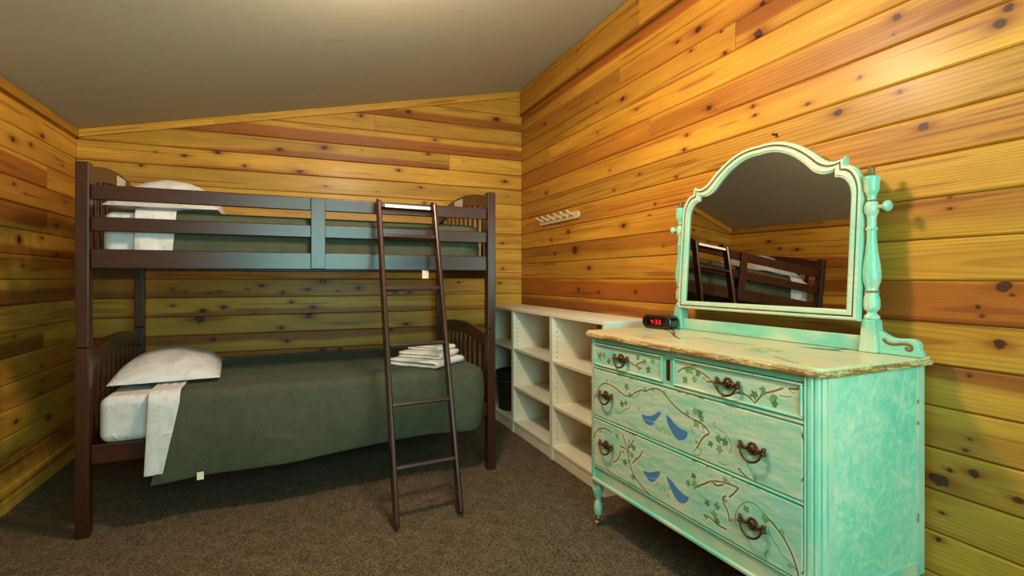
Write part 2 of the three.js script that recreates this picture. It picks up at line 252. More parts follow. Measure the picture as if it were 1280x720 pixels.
{
  const hx = BL / 2, hz = BW / 2, pw = 0.05, pd = 0.06;
  for (const sx of [-1, 1]) for (const sz of [-1, 1]) {
    const x0 = sx < 0 ? -hx : hx - pw, z0 = sz < 0 ? -hz : hz - pd;
    part('post', box(x0, x0 + pw, 0, 0.834, z0, z0 + pd, 0.005), esp, bed);
    part('post', box(x0, x0 + pw, 0.8365, 1.655, z0, z0 + pd, 0.005), esp, bed);
  }
  const ix = hx - pw, iz = hz - pd;
  // front: guard rails, deck rails
  const zc = hz - 0.03, rail = (n, y0, y1, s = 1, t = 0.011) => part(n, box(-ix, ix, y0, y1, s * zc - t, s * zc + t, 0.005), esp, bed);
  rail('guard_rail', 1.492, 1.56); rail('guard_rail', 1.352, 1.417); rail('side_rail', 1.186, 1.273); rail('side_rail', 0.315, 0.4);
  rail('side_rail', 1.186, 1.273, -1); rail('side_rail', 0.315, 0.4, -1);
  part('rail_brace', box(-0.035, 0.035, 1.19, 1.556, zc + 0.0112, zc + 0.028, 0.003), esp, bed);
  // ends
  const arch = (yEnd, rise, h) => {
    const s = new THREE.Shape(), n = 20, f = (t) => yEnd + rise * (1 - (2 * t - 1) ** 2);
    for (let k = 0; k <= n; k++) { const t = k / n, x = -iz + 2 * iz * t; k ? s.lineTo(x, f(t)) : s.moveTo(x, f(t)); }
    for (let k = n; k >= 0; k--) { const t = k / n; s.lineTo(-iz + 2 * iz * t, f(t) - h); }
    s.closePath();
    const g = new THREE.ExtrudeGeometry(s, { depth: 0.022, bevelEnabled: true, bevelThickness: 0.003, bevelSize: 0.003, bevelSegments: 1, curveSegments: 4 });
    g.translate(0, 0, -0.011); g.rotateY(Math.PI / 2); return metreUV(g, 2);
  };
  for (const sx of [-1, 1]) {
    const cx = sx * (hx - pw / 2);
    for (const [yE, rise, h, yb, yt] of [[1.635, 0.062, 0.07, 1.14, 1.24], [0.795, 0.052, 0.075, 0.32, 0.42]]) {
      part('arch_board', arch(yE, rise, h).translate(cx, 0, 0), esp, bed);
      part('cross_rail', box(cx - 0.011, cx + 0.011, yb, yt, -iz, iz, 0.004), esp, bed);
      for (let k = 0; k < 10; k++) {
        const z = -iz + 2 * iz * (k + 1) / 11, t = (z + iz) / (2 * iz), y = yE + rise * (1 - (2 * t - 1) ** 2) - h;
        part('slat', box(cx - 0.006, cx + 0.006, yt, y + 0.004, z - 0.018, z + 0.018, 0.003), esp, bed);
      }
    }
    const l = part('warning_label', box(cx - sx * 0.0142 - 0.0006, cx - sx * 0.0142 + 0.0006, 0, 0.054, -0.085, 0.085, 0.0003), paper, bed, 'white printed warning label');
    l.geometry = new THREE.PlaneGeometry(0.17, 0.054); l.geometry.rotateY(-sx * Math.PI / 2); l.position.set(cx - sx * 0.0148, 1.655, -0.02);
  }
  // deck slats
  for (const y of [1.2, 0.345]) for (let k = 0; k < 12; k++) { const x = -0.86 + k * 0.1564; part('deck_slat', box(x - 0.035, x + 0.035, y, y + 0.016, -zc + 0.012, zc - 0.012, 0.003), esp, bed); }
}
// ladder
{
  const bl = V(-1.411, 0, 1.812), br = V(-1.1, 0, 1.778), tl = V(-1.43, 1.553, 1.372), tr = V(-1.127, 1.548, 1.352);
  const ladder = thing('bunk_ladder', 'dark brown wooden ladder leaning on the guard rail of the bunk bed', 'ladder', [(bl.x + br.x) / 2, 0, (bl.z + br.z) / 2]);
  const O = ladder.position, dir = tl.clone().add(tr).sub(bl).sub(br).multiplyScalar(0.5), len = dir.length(), across = br.clone().sub(bl).setY(0).normalize();
  const up = dir.clone().normalize(), nrm = V(0, 0, 0).crossVectors(across, up).normalize(), M = new THREE.Matrix4().makeBasis(across, up, nrm);
  const lay = (g, at) => g.applyMatrix4(M).translate(at.x - O.x, at.y - O.y, at.z - O.z);
  for (const [a, b] of [[bl, tl], [br, tr]]) {
    const g = box(-0.0115, 0.0115, 0, len, -0.026, 0.026, 0.009); const d = b.clone().sub(a).normalize(), n = V(0, 0, 0).crossVectors(across, d).normalize(), x = V(0, 0, 0).crossVectors(d, n);
    const p = g.attributes.position; for (let i = 0; i < p.count; i++) if (p.getY(i) < 0.03) p.setY(i, p.getY(i) + (p.getZ(i)) * 0.27 + 0.007);   // foot cut level with the floor
    g.computeVertexNormals();
    part('ladder_rail', g.applyMatrix4(new THREE.Matrix4().makeBasis(x, d, n)).translate(a.x - O.x, 0, a.z - O.z), esp, ladder);
  }
  [0.256, 0.533, 0.81, 1.089, 1.362, 1.522].forEach((y) => {
    const t = y / tl.y, a = bl.clone().lerp(tl, t), b = br.clone().lerp(tr, t), w = a.distanceTo(b) / 2 - 0.008;
    part('rung', lay(box(-w, w, -0.01, 0.01, -0.02, 0.02, 0.006), a.lerp(b, 0.5)), esp, ladder);
  });
  part('rung_label', lay(box(-0.125, 0.125, -0.0085, 0.0085, 0.0203, 0.021, 0.0003), bl.clone().lerp(tl, 1.522 / tl.y).lerp(br.clone().lerp(tr, 1.522 / tl.y), 0.5)), mat({ map: paper.map, roughness: 0.6 }), ladder, 'white printed strip on the top rung');
  const hook = mat({ color: 0x1a1614, metalness: 0.8, roughness: 0.4 });
  for (const t of [tl, tr]) part('hook', box(-0.004, 0.004, -0.05, 0.002, -0.04, 0.004, 0.001).translate(t.x - O.x + 0.0, 1.565, t.z - O.z - 0.02), hook, ladder, 'small black metal hook');
}
// ------------------------------------------------------------------ bedding
const weave = (r, g, b, k = 0.08) => { const t = dataTex(512, 512, (i, j, o) => { const n = vn(i * 0.5, j * 0.06), m = vn(i * 0.06, j * 0.5), e = fbm(i * 0.012, j * 0.012), q = 1 - k + k * (n + m) + 0.1 * (e - 0.5); o[0] = clamp8(r * q); o[1] = clamp8(g * q); o[2] = clamp8(b * q); }); t.repeat.set(3, 3); return t; };
const greenTex = weave(76, 78, 64, 0.16), whiteTex = weave(210, 206, 210, 0.03);
const green = mat({ map: greenTex, bumpMap: greenTex, bumpScale: 0.0006, roughness: 0.95, specularIntensity: 0.15, sheen: 0.35, sheenRoughness: 0.6, sheenColor: new THREE.Color(0.35, 0.37, 0.3) });
// soft creases of laundered cotton and wool
const crease = (sx, sy, seed) => { const t = dataTex(512, 512, (i, j, o) => { const u = i / 512, v = j / 512, w = fbm(u * 4 + seed, v * 4) * 1.6, a = 1 - Math.abs(2 * vn(u * sx + w * 2 + seed, v * sy + w) - 1), b = 1 - Math.abs(2 * vn(u * sx * 2.3 + w + 40, v * sy * 2.3 + seed) - 1), e = Math.sin(u * Math.PI) * Math.sin(v * Math.PI); o[0] = o[1] = o[2] = clamp8(255 * (0.15 + (a * a * 0.55 + b * b * 0.25) * Math.min(1, e * 3))); }, false); return t; };
const whiteCrease = crease(7, 4, 3), greenCrease = crease(5, 3, 8); whiteCrease.repeat.set(2.2, 2.2); greenCrease.repeat.set(1.3, 1.3);
const white = mat({ map: whiteTex, bumpMap: whiteCrease, bumpScale: 0.007, roughness: 0.9, specularIntensity: 0.2 });
green.bumpMap = greenCrease; green.bumpScale = 0.009;
function mattressGeo(hx, hz, y0, y1, seed) {
  const g = new RoundedBoxGeometry(2 * hx, y1 - y0, 2 * hz, 6, 0.042), p = g.attributes.position, n = g.attributes.normal;
  return metreUV(g, 0).translate(-0.015, (y0 + y1) / 2, 0);
}
single('mattress', mattressGeo(0.905, 0.53, 0.397, 0.607), white, 'mattress in white fitted sheet on the lower bunk', 'mattress', BP, BR);
single('mattress', mattressGeo(0.905, 0.47, 1.2165, 1.452), white, 'mattress in white fitted sheet on the upper bunk', 'mattress', BP, BR);
// cover draped over mattress: front side, foot corner, foot end
function coverGrid({ x0, slant, xFoot, zf, zb, top, hem, R = 0.12, edge = 0.045, amp = 0.017, bulge = 0.012, seed = 0, n = 120 }) {
  const L1 = xFoot - R - x0, L2 = R * Math.PI / 2, L3 = 0.5, P = [];
  for (let i = 0; i <= n; i++) {
    const s = (L1 + L2 + L3) * i / n; let px, pz, nx, nz, qx, qz = zb;
    if (s < L1) { px = x0 + s; pz = zf; nx = 0; nz = 1; qx = px; }
    else if (s < L1 + L2) { const a = (s - L1) / R; px = xFoot - R + R * Math.sin(a); pz = zf - R + R * Math.cos(a); nx = Math.sin(a); nz = Math.cos(a); qx = px - 0.02; }
    else { px = xFoot; pz = zf - R - (s - L1 - L2); nx = 1; nz = 0; qx = xFoot - 0.02; }
    const row = [], hy = hem(s, L1, L2), sl = (v) => s < 0.5 ? -slant * (1 - s / 0.5) * v : 0;
    const ex = px - nx * edge, ez = pz - nz * edge;
    for (let k = 0; k < 12; k++) { const t = k / 12, x = qx + (ex - qx) * t, z = qz + (ez - qz) * t; row.push(V(x, top + 0.007 * (fbm(x * 5 + seed, z * 5) - 0.5) - 0.004 * t, z)); }
    for (let k = 0; k <= 4; k++) { const a = k / 4 * Math.PI / 2; row.push(V(ex + nx * edge * Math.sin(a), top - 0.004 - edge * (1 - Math.cos(a)), ez + nz * edge * Math.sin(a))); }
    for (let k = 1; k <= 12; k++) {
      const t = k / 12, y = top - edge + (hy - top + edge) * t, w = amp * t * (Math.sin(s * 9 + seed + 1.5 * Math.sin(s * 4)) + 1.4 * (fbm(s * 6 + seed, t * 1.6) - 0.5)) + bulge * Math.sin(t * Math.PI) + 0.006 * (fbm(s * 14 + seed * 3, t * 5 + s * 6) - 0.5);
      row.push(V(px + nx * w + sl(t), y, pz + nz * w));
    }
    P.push(row);
  }
  return P;
}
single('blanket', shell(coverGrid({ x0: -0.625, slant: 0.09, xFoot: 0.932, zf: 0.565, zb: -0.5, top: 0.617, hem: (s, a, b) => s < a ? 0.205 + 0.06 * sst(0, 1.3, s) : 0.265 + 0.2 * sst(0, 1, (s - a) / (b + 0.1)), seed: 2, edge: 0.05, R: 0.1 }), 0.005), green, 'olive green blanket draped over the side of the lower bunk', 'blanket', BP, BR);
single('blanket', shell(coverGrid({ x0: -0.655, slant: 0.02, xFoot: 0.935, zf: 0.486, zb: -0.47, top: 1.462, hem: () => 1.235, seed: 9, amp: 0.003, bulge: 0.002, edge: 0.05, R: 0.1 }), 0.005), green, 'olive green blanket behind the guard rails of the upper bunk', 'blanket', BP, BR);
function bandGrid(x0, x1, xh0, xh1, zf, zb, top, hem, seed) {
  const P = []; for (let i = 0; i <= 10; i++) {
    const t = i / 10, row = []; const X = (v) => (x0 + (xh0 - x0) * v) * (1 - t) + (x1 + (xh1 - x1) * v) * t;
    for (let k = 0; k < 10; k++) row.push(V(X(0), top + 0.003 * Math.sin(i * 2 + k), zb + (zf - 0.05 - zb) * k / 10));
    for (let k = 0; k <= 4; k++) { const a = k / 4 * Math.PI / 2; row.push(V(X(0), top - 0.05 * (1 - Math.cos(a)), zf - 0.05 + 0.05 * Math.sin(a))); }
    for (let k = 1; k <= 10; k++) { const v = k / 10, w = 0.006 * (fbm(t * 4 + seed, v * 5) - 0.5) + 0.005 * Math.sin(t * 7) * v; row.push(V(X(v), top - 0.05 + (hem - top + 0.05) * v, zf + w)); }
    P.push(row);
  } return P;
}
single('folded_sheet', shell(bandGrid(-0.72, -0.6, -0.735, -0.665, 0.599, -0.5, 0.626, 0.255, 3), 0.003), white, 'white sheet edge folded over the green blanket of the lower bunk', 'sheet', BP, BR);
single('folded_sheet', shell(bandGrid(-0.79, -0.63, -0.79, -0.645, 0.497, -0.47, 1.469, 1.245, 7), 0.003), white, 'white sheet edge folded over the green blanket of the upper bunk', 'sheet', BP, BR);
function pillowGeo(w, d, h, seed) {
  const n = 36, pos = [], uv = [], idx = [];
  for (let k = 0; k < 2; k++) for (let i = 0; i <= n; i++) for (let j = 0; j <= n; j++) {
    const u = i / n * 2 - 1, v = j / n * 2 - 1, U = Math.sin(u * Math.PI / 2), W = Math.sin(v * Math.PI / 2);
    const pin = 1 - 0.07 * (1 - W * W) * U * U, pin2 = 1 - 0.09 * (1 - U * U) * W * W;
    let y = Math.pow(Math.max(0, (1 - Math.pow(Math.abs(U), 2.2)) * (1 - Math.pow(Math.abs(W), 2.4))), 0.55);
    const wr = 0.007 * (fbm(u * 3 + seed, v * 3 + seed) - 0.5) * y * 3 + 0.0045 * Math.sin((u + v * 0.6) * 14 + 3 * vn(u * 2 + seed, v * 2)) * y * Math.abs(W);
    y = k ? -y * h * 0.08 : y * h * 0.92 + wr;
    pos.push(U * w / 2 * pin2 * (W * W > 0.999 ? 1 : 1), y + h * 0.08, W * d / 2 * pin); uv.push(u * w / 2, v * d / 2);
  }
  const o = (n + 1) * (n + 1);
  for (let k = 0; k < 2; k++) for (let i = 0; i < n; i++) for (let j = 0; j < n; j++) { const a = k * o + i * (n + 1) + j, b = a + n + 1; k ? idx.push(a, b, a + 1, b, b + 1, a + 1) : idx.push(a, a + 1, b, b, a + 1, b + 1); }
  const g = new THREE.BufferGeometry(); g.setAttribute('position', new THREE.Float32BufferAttribute(pos, 3)); g.setAttribute('uv', new THREE.Float32BufferAttribute(uv, 2)); g.setIndex(idx); g.computeVertexNormals(); return g;
}
const pl = single('pillow', pillowGeo(0.46, 0.7, 0.125, 4), white, 'white pillow on the lower bunk', 'pillow', [-2.45, 0.632, 0.87], 0.1);
const pu = single('pillow', pillowGeo(0.48, 0.7, 0.19, 11), white, 'white pillow on the upper bunk', 'pillow', [-2.45, 1.475, 0.82], 0.03);
// tags
single('care_tag', box(-0.02, 0.02, -0.05, 0, -0.0008, 0.0008, 0.0003), mat({ color: 0xd8d4c8, roughness: 0.8 }), 'white care tag hanging below the upper bunk by the ladder', 'tag', [-1.155, 1.19, 1.275], 0.3);
single('care_tag', box(-0.014, 0.014, -0.036, 0, -0.0008, 0.0008, 0.0003), mat({ color: 0xe2ddd0, roughness: 0.8 }), 'white care tag at the hem of the lower green blanket', 'tag', [-2.245, 0.235, 1.375], 0.1);
// towels: folded sheets
function foldedTowel(w, d, layers, t, seed) {
  const path = [], th = t * 0.97, gap = t * 0.25; for (let k = 0; k < layers; k++) { const y = th + gap * k, a = k % 2 ? w / 2 : -w / 2, b = -a; for (let q = 0; q <= 8; q++) path.push([a + (b - a) * q / 8, y + 0.001 * Math.sin(q * 1.7 + seed) * (q % 8 ? 1 : 0)]); if (k < layers - 1) for (let q = 1; q < 6; q++) { const f = q / 6 * Math.PI; path.push([b + Math.sign(b) * Math.sin(f) * gap * 0.5, y + gap * 0.5 * (1 - Math.cos(f))]); } }
  const P = []; for (let j = 0; j <= 10; j++) P.push(path.map(([px, py], i) => V(px + 0.003 * Math.sin(j * 0.9 + seed), py + 0.002 * vn(i * 0.3 + seed, j * 0.4), -d / 2 + d * j / 10 + 0.003 * Math.sin(i * 0.5 + seed))));
  return shell(P, t * 0.97);
}
const terry = mat({ color: new THREE.Color(0.78, 0.75, 0.71), bumpMap: dataTex(256, 256, (i, j, o) => { o[0] = o[1] = o[2] = 255 * TBL[(i * 911 + j * 6007) & 65535]; }, false), bumpScale: 0.0012, roughness: 1, specularIntensity: 0.1 }); terry.bumpMap.repeat.set(8, 8);
[[0.32, 0.3, 2, 0.018, 1, -1.10, 0.6225, 1.06, -0.82, 'bottom'], [0.27, 0.25, 2, 0.015, 5, -1.08, 0.665, 1.03, -0.74, 'middle'], [0.22, 0.17, 2, 0.012, 8, -1.05, 0.7005, 0.99, -0.9, 'top']].forEach(([w, d, n, t, s, x, y, z, r, which]) =>
  single('folded_towel', foldedTowel(w, d, n, t, s), terry, 'folded white towel, ' + which + ' of the stack on the lower bunk', 'towel', [x, y, z], r, 'folded towels on the lower bunk'));

// ------------------------------------------------------------------ bookcases along the right wall
const melTex = dataTex(256, 256, (i, j, o) => { const t = 0.98 + 0.03 * (fbm(i * 0.05, j * 0.05) - 0.5); o[0] = 238 * t; o[1] = 232 * t; o[2] = 212 * t; });
const mel = mat({ map: melTex, roughness: 0.42 });
const SX0 = -0.35, SX1 = -0.022, SH = 0.915, PT = 0.017;
function sidePanel(holes) {
  const s = new THREE.Shape(); s.moveTo(SX0, 0); s.lineTo(SX1, 0); s.lineTo(SX1, SH - 0.018); s.lineTo(SX0, SH - 0.018); s.closePath();
  if (holes) for (const x of [SX0 + 0.035, SX1 - 0.06]) for (let y = 0.13; y < 0.86; y += 0.032) { const h = new THREE.Path(); h.absarc(x, y, 0.0042, 0, Math.PI * 2, true); s.holes.push(h); }
  const g = new THREE.ExtrudeGeometry(s, { depth: PT, bevelEnabled: false, curveSegments: 4 }); return metreUV(g, 1);
}
const panelG = sidePanel(true);
function bookcase(z0, w, shelves, label) {
  const g = thing('bookcase', label, 'bookcase', [0, 0, z0], 0, 'white bookcases along the right wall');
  part('side_panel', panelG, mel, g); part('side_panel', panelG, mel, g).position.z = w - PT;
  part('top_panel', box(SX0 - 0.002, SX1, SH - 0.018, SH, 0, w, 0.0015), mel, g);
  part('bottom_panel', box(SX0 + 0.001, SX1, 0.068, 0.086, PT, w - PT, 0.0015), mel, g);
  part('kick_board', box(SX0 + 0.005, SX0 + 0.02, 0.001, 0.068, PT, w - PT, 0.0015), mel, g);
  for (const y of shelves) part('shelf', box(SX0 + 0.003, SX1, y - 0.018, y, PT + 0.0005, w - PT - 0.0005, 0.0015), mel, g);
}
bookcase(0.022, 0.606, [0.624], 'white bookcase holding the dark basket, beside the foot of the bunk bed');
bookcase(0.63, 0.628, [0.624, 0.345], 'empty white bookcase between two other bookcases');
bookcase(1.26, 0.61, [0.624, 0.345], 'empty white bookcase beside the mint green dresser');
// basket
{
  const g = thing('waste_basket', 'dark woven basket on the bottom shelf of the white bookcase', 'basket', [-0.188, 0.087, 0.3]);
  const wick = mat({ map: dataTex(256, 256, (i, j, o) => { const q = (Math.sin(i * 0.39) * (((j >> 4) & 1) ? 1 : -1) + 1) / 2, t = 0.6 + 0.5 * q; o[0] = 40 * t; o[1] = 36 * t; o[2] = 30 * t; }), roughness: 0.65 });
  wick.map.repeat.set(8, 3); g.scale.set(1.1, 1, 1.1);
  const prof = [[0, 0]]; for (let k = 0; k <= 44; k++) { const y = 0.3 * k / 44; prof.push([0.118 + 0.022 * k / 44 + 0.0025 * Math.sin(k * Math.PI), y]); if (k % 2) prof.push([0.1215 + 0.022 * k / 44, y + 0.003]); }
  for (let k = 44; k >= 0; k -= 4) prof.push([0.112 + 0.022 * k / 44, Math.max(0.006, 0.3 * k / 44)]); prof.push([0, 0.006]);
  part('basket_body', lathe(prof, 40), wick, g);
  part('rim', new THREE.TorusGeometry(0.139, 0.006, 8, 40).rotateX(Math.PI / 2).translate(0, 0.3, 0), wick, g);
  part('band', new THREE.TorusGeometry(0.138, 0.0035, 6, 40).rotateX(Math.PI / 2).translate(0, 0.235, 0), mat({ color: 0x5a4a38, roughness: 0.7 }), g, 'thin lighter band');
}
// peg rack
{
  const g = thing('peg_rack', 'pale wooden rack with six pegs on the right pine wall', 'peg rack', [0, 1.59, 0.71]);
  const m = mat({ color: 0xd6bb92, roughness: 0.5 });
  const s = new THREE.Shape(), w = 0.29, h = 0.024; s.moveTo(-w, -h); s.lineTo(w, -h); s.absarc(w, 0, h, -Math.PI / 2, Math.PI / 2); s.lineTo(-w, h); s.absarc(-w, 0, h, Math.PI / 2, Math.PI * 1.5);
  part('rack_board', new THREE.ExtrudeGeometry(s, { depth: 0.012, bevelEnabled: true, bevelSize: 0.003, bevelThickness: 0.003, bevelSegments: 2 }).rotateY(-Math.PI / 2).translate(-0.004, 0, 0), m, g);
  for (let k = 0; k < 6; k++) part('peg', lathe([[0, -0.002], [0.007, 0], [0.0065, 0.05], [0.008, 0.058], [0.006, 0.066], [0, 0.068]], 12).rotateZ(Math.PI / 2 - 0.45).translate(-0.017, 0.0, -0.25 + k * 0.1), m, g);
}
single('wall_hook', merge([lathe([[0, 0], [0.006, 0], [0.006, 0.004], [0.003, 0.005], [0.003, 0.02], [0.005, 0.022], [0, 0.024]], 10).rotateZ(Math.PI / 2), new THREE.TorusGeometry(0.006, 0.0018, 6, 12, 4).rotateY(Math.PI / 2).translate(-0.012, -0.006, 0)]), mat({ color: 0x4a4038, metalness: 0.8, roughness: 0.4 }), 'small metal screw hook in the wall above the mirror', 'hook', [0, 1.735, 2.62]);

// ------------------------------------------------------------------ dresser with mirror
const DP = [-0.58, 0, 2.088], DRY = 0.048 - Math.PI / 2, DW = 1.112, DD = 0.508, DT = 0.9, DB = 0.222;
// brushed mint and cream paint, metres per canvas
function paintCanvas(w, h, px, seed, { cream = 0.5, swirl = 0, strokes = 260, boost = 1, mint = [126, 196, 170], base = [206, 205, 172] } = {}) {
  const c = document.createElement('canvas'); c.width = Math.round(w * px); c.height = Math.round(h * px); const x = c.getContext('2d'), r = rng(seed);
  const im = x.createImageData(c.width, c.height);
  for (let j = 0, k = 0; j < c.height; j++) for (let i = 0; i < c.width; i++, k += 4) {
    const u = i / px, v = j / px, wx = fbm(u * 3 + seed, v * 3) * 0.3, n = fbm(u * 5 + seed + wx * 4, v * 9 + wx * 6), f = vn(u * 18 + seed, v * 160), m = sst(cream - 0.22, cream + 0.25, n + 0.12 * (f - 0.5)), t = 0.97 + 0.06 * (f - 0.5);
    for (let q = 0; q < 3; q++) im.data[k + q] = clamp8((base[q] + (mint[q] - base[q]) * m) * t); im.data[k + 3] = 255;
  }
  x.putImageData(im, 0, 0); x.lineCap = 'round';
  for (let k = 0; k < strokes; k++) {
    const light = r() < 0.5, col = light ? [216, 214, 184] : [112, 190, 166]; x.strokeStyle = `rgba(${col[0]},${col[1]},${col[2]},${(0.05 + r() * 0.1) * boost})`; x.lineWidth = (0.004 + r() * 0.014) * px;
    const cx = r() * c.width, cy = r() * c.height, a = (swirl ? r() * Math.PI * 2 : (r() - 0.5) * 0.7), R = (0.03 + r() * 0.06) * px; x.beginPath();
    if (swirl) x.arc(cx, cy, R, a, a + 1 + r() * 2); else { x.moveTo(cx, cy); x.quadraticCurveTo(cx + Math.cos(a) * R, cy + Math.sin(a) * R - 6, cx + Math.cos(a) * R * 2, cy + Math.sin(a) * R * 2); }
    x.stroke();
  }
  return c;
}
function canvasTex(c, repX = 1, repY = 1) { const t = new THREE.CanvasTexture(c); t.colorSpace = THREE.SRGBColorSpace; t.wrapS = t.wrapT = THREE.MirroredRepeatWrapping; t.repeat.set(repX, repY); return t; }
function worn(c, px, seed, n = 60) {  // brown wood showing where the paint is rubbed off along the edges
  const x = c.getContext('2d'), r = rng(seed); x.fillStyle = 'rgba(98,62,34,0.75)';
  for (let k = 0; k < n; k++) { const e = Math.floor(r() * 4), l = (0.003 + r() * r() * 0.035) * px, w = (0.0008 + r() * 0.0022) * px, p = r(); if (e === 0) x.fillRect(p * c.width, 0, l, w); if (e === 1) x.fillRect(p * c.width, c.height - w, l, w); if (e === 2) x.fillRect(0, p * c.height, w, l); if (e === 3) x.fillRect(c.width - w, p * c.height, w, l); }
}
const BRANCH = {DL:[[46,832,76,797,100,773],[283,806,313,794,343,786,376,782],[343,786,357,801,386,811,395,816]],DR:[[577,801,602,823,642,829,681,821,711,812,733,799,747,782,768,764,796,761,815,768,841,781,867,781,888,773,903,761],[903,761,912,770,924,785,936,798,967,809,999,825],[715,792,736,796],[1018,827,1046,831]],D2:[[20,524,33,570,70,620,100,665,141,683,192,679,241,665,283,651,323,665,353,687,391,701,404,694,427,711,463,721,497,719,523,704,547,686,579,670,618,658,654,650],[654,650,692,648,718,635,733,622,711,608,692,588,685,569,673,557],[848,542,875,525,905,522,932,519]],D3:[[448,297,396,310,347,332,315,365,302,402,293,432,276,436,242,434],[293,432,269,475,263,490],[298,438,306,478],[302,443,334,486],[384,456,378,434,347,412,328,390],[249,415,236,377,201,353],[50,407,62,441,98,474,158,483,187,474],[669,420,701,438,740,467,777,475,813,482,848,480],[740,464,755,452,788,470],[848,480,827,453,813,439],[950,431,980,417,1008,394,1031,364,1047,327,1051,309],[705,337,732,342,763,328,799,330],[813,362,810,389,788,409,785,428,799,437]]};
const VINE = {D2:[[372,688,353,665,323,656],[313,631,313,612,278,598,252,575,220,571],[673,557,696,558,692,537,666,526,654,531,673,554],[751,663,744,650,775,645,802,636,819,616,822,596,812,579],[770,537,785,533,803,539]],D3:[[841,357,831,381,848,422,875,449,907,456,932,445,950,431,974,425,991,407],[953,406,962,378,986,363,997,343,1020,338,1047,322],[956,333,941,321,950,300]],DR:[[989,801,1010,801,1025,806]],DL:[]};
const LEAF = {DL:[94,796,124,800,158,778,395,813,441,819,418,785,353,822],DR:[622,820,638,817,673,811,614,780,658,788,903,786,933,807,967,784,972,771],D2:[288,694,308,662,257,613,283,625,666,679,689,679,695,663,673,639,736,587,768,613,772,581,796,610],D3:[334,453,322,421,276,377,328,333,222,470,660,453,633,419,664,425,721,382,763,387,751,356,763,340,878,425,944,428]};
const SPRIG = {D2:[476,572,493,568,506,580,514,568,531,581,539,566],D3:[476,355,493,349,509,359,520,348,536,361,531,337]};
const BIRD = {D2:[[391,605,418,603,450,610,472,625,487,624,467,606,441,590,414,583],[404,584,427,578,456,585,445,577,423,572],[531,620,547,617,571,603,595,598,621,599,610,580,579,571,555,585,539,600]],D3:[[396,383,425,383,460,395,485,403,465,377,431,365],[410,362,437,358,465,368,440,353],[531,393,557,388,582,375,607,369,629,371,612,352,582,346,557,365]]};
const DOTS = {D2:[357,626,364,618,372,626,647,620,651,610,656,604],D3:[655,388,641,376]};
function drawLeaf(x, cx, cy, s, r, col) {
  x.save(); x.translate(cx, cy); x.rotate(r() * 6.28); x.fillStyle = col; x.strokeStyle = 'rgba(52,92,44,0.75)'; x.lineWidth = s * 0.09; x.beginPath();
  const lob = [1.1, 0.5, 0.95, 0.45, 0.75, 0.6, 0.75, 0.45, 0.95, 0.5], pt = (k) => { const a = (k % 10) / 10 * Math.PI * 2, v = s * lob[k % 10]; return [Math.cos(a) * v, Math.sin(a) * v]; }; x.moveTo(...pt(9)); for (let k = 0; k < 10; k += 2) { const [a, b] = pt(k), [c, d] = pt(k + 1); x.quadraticCurveTo(a * 0.95 + b * 0.15, b * 0.95 - a * 0.15, a, b); x.quadraticCurveTo(a * 0.8 - b * 0.2, b * 0.8 + a * 0.2, c, d); } x.closePath(); x.fill(); x.stroke(); x.restore();
}
function curve(x, p, X, Y) { x.beginPath(); x.moveTo(X(p[0]), Y(p[1])); for (let k = 2; k < p.length - 2; k += 2) x.quadraticCurveTo(X(p[k]), Y(p[k + 1]), (X(p[k]) + X(p[k + 2])) / 2, (Y(p[k + 1]) + Y(p[k + 3])) / 2); x.lineTo(X(p[p.length - 2]), Y(p[p.length - 1])); x.stroke(); }
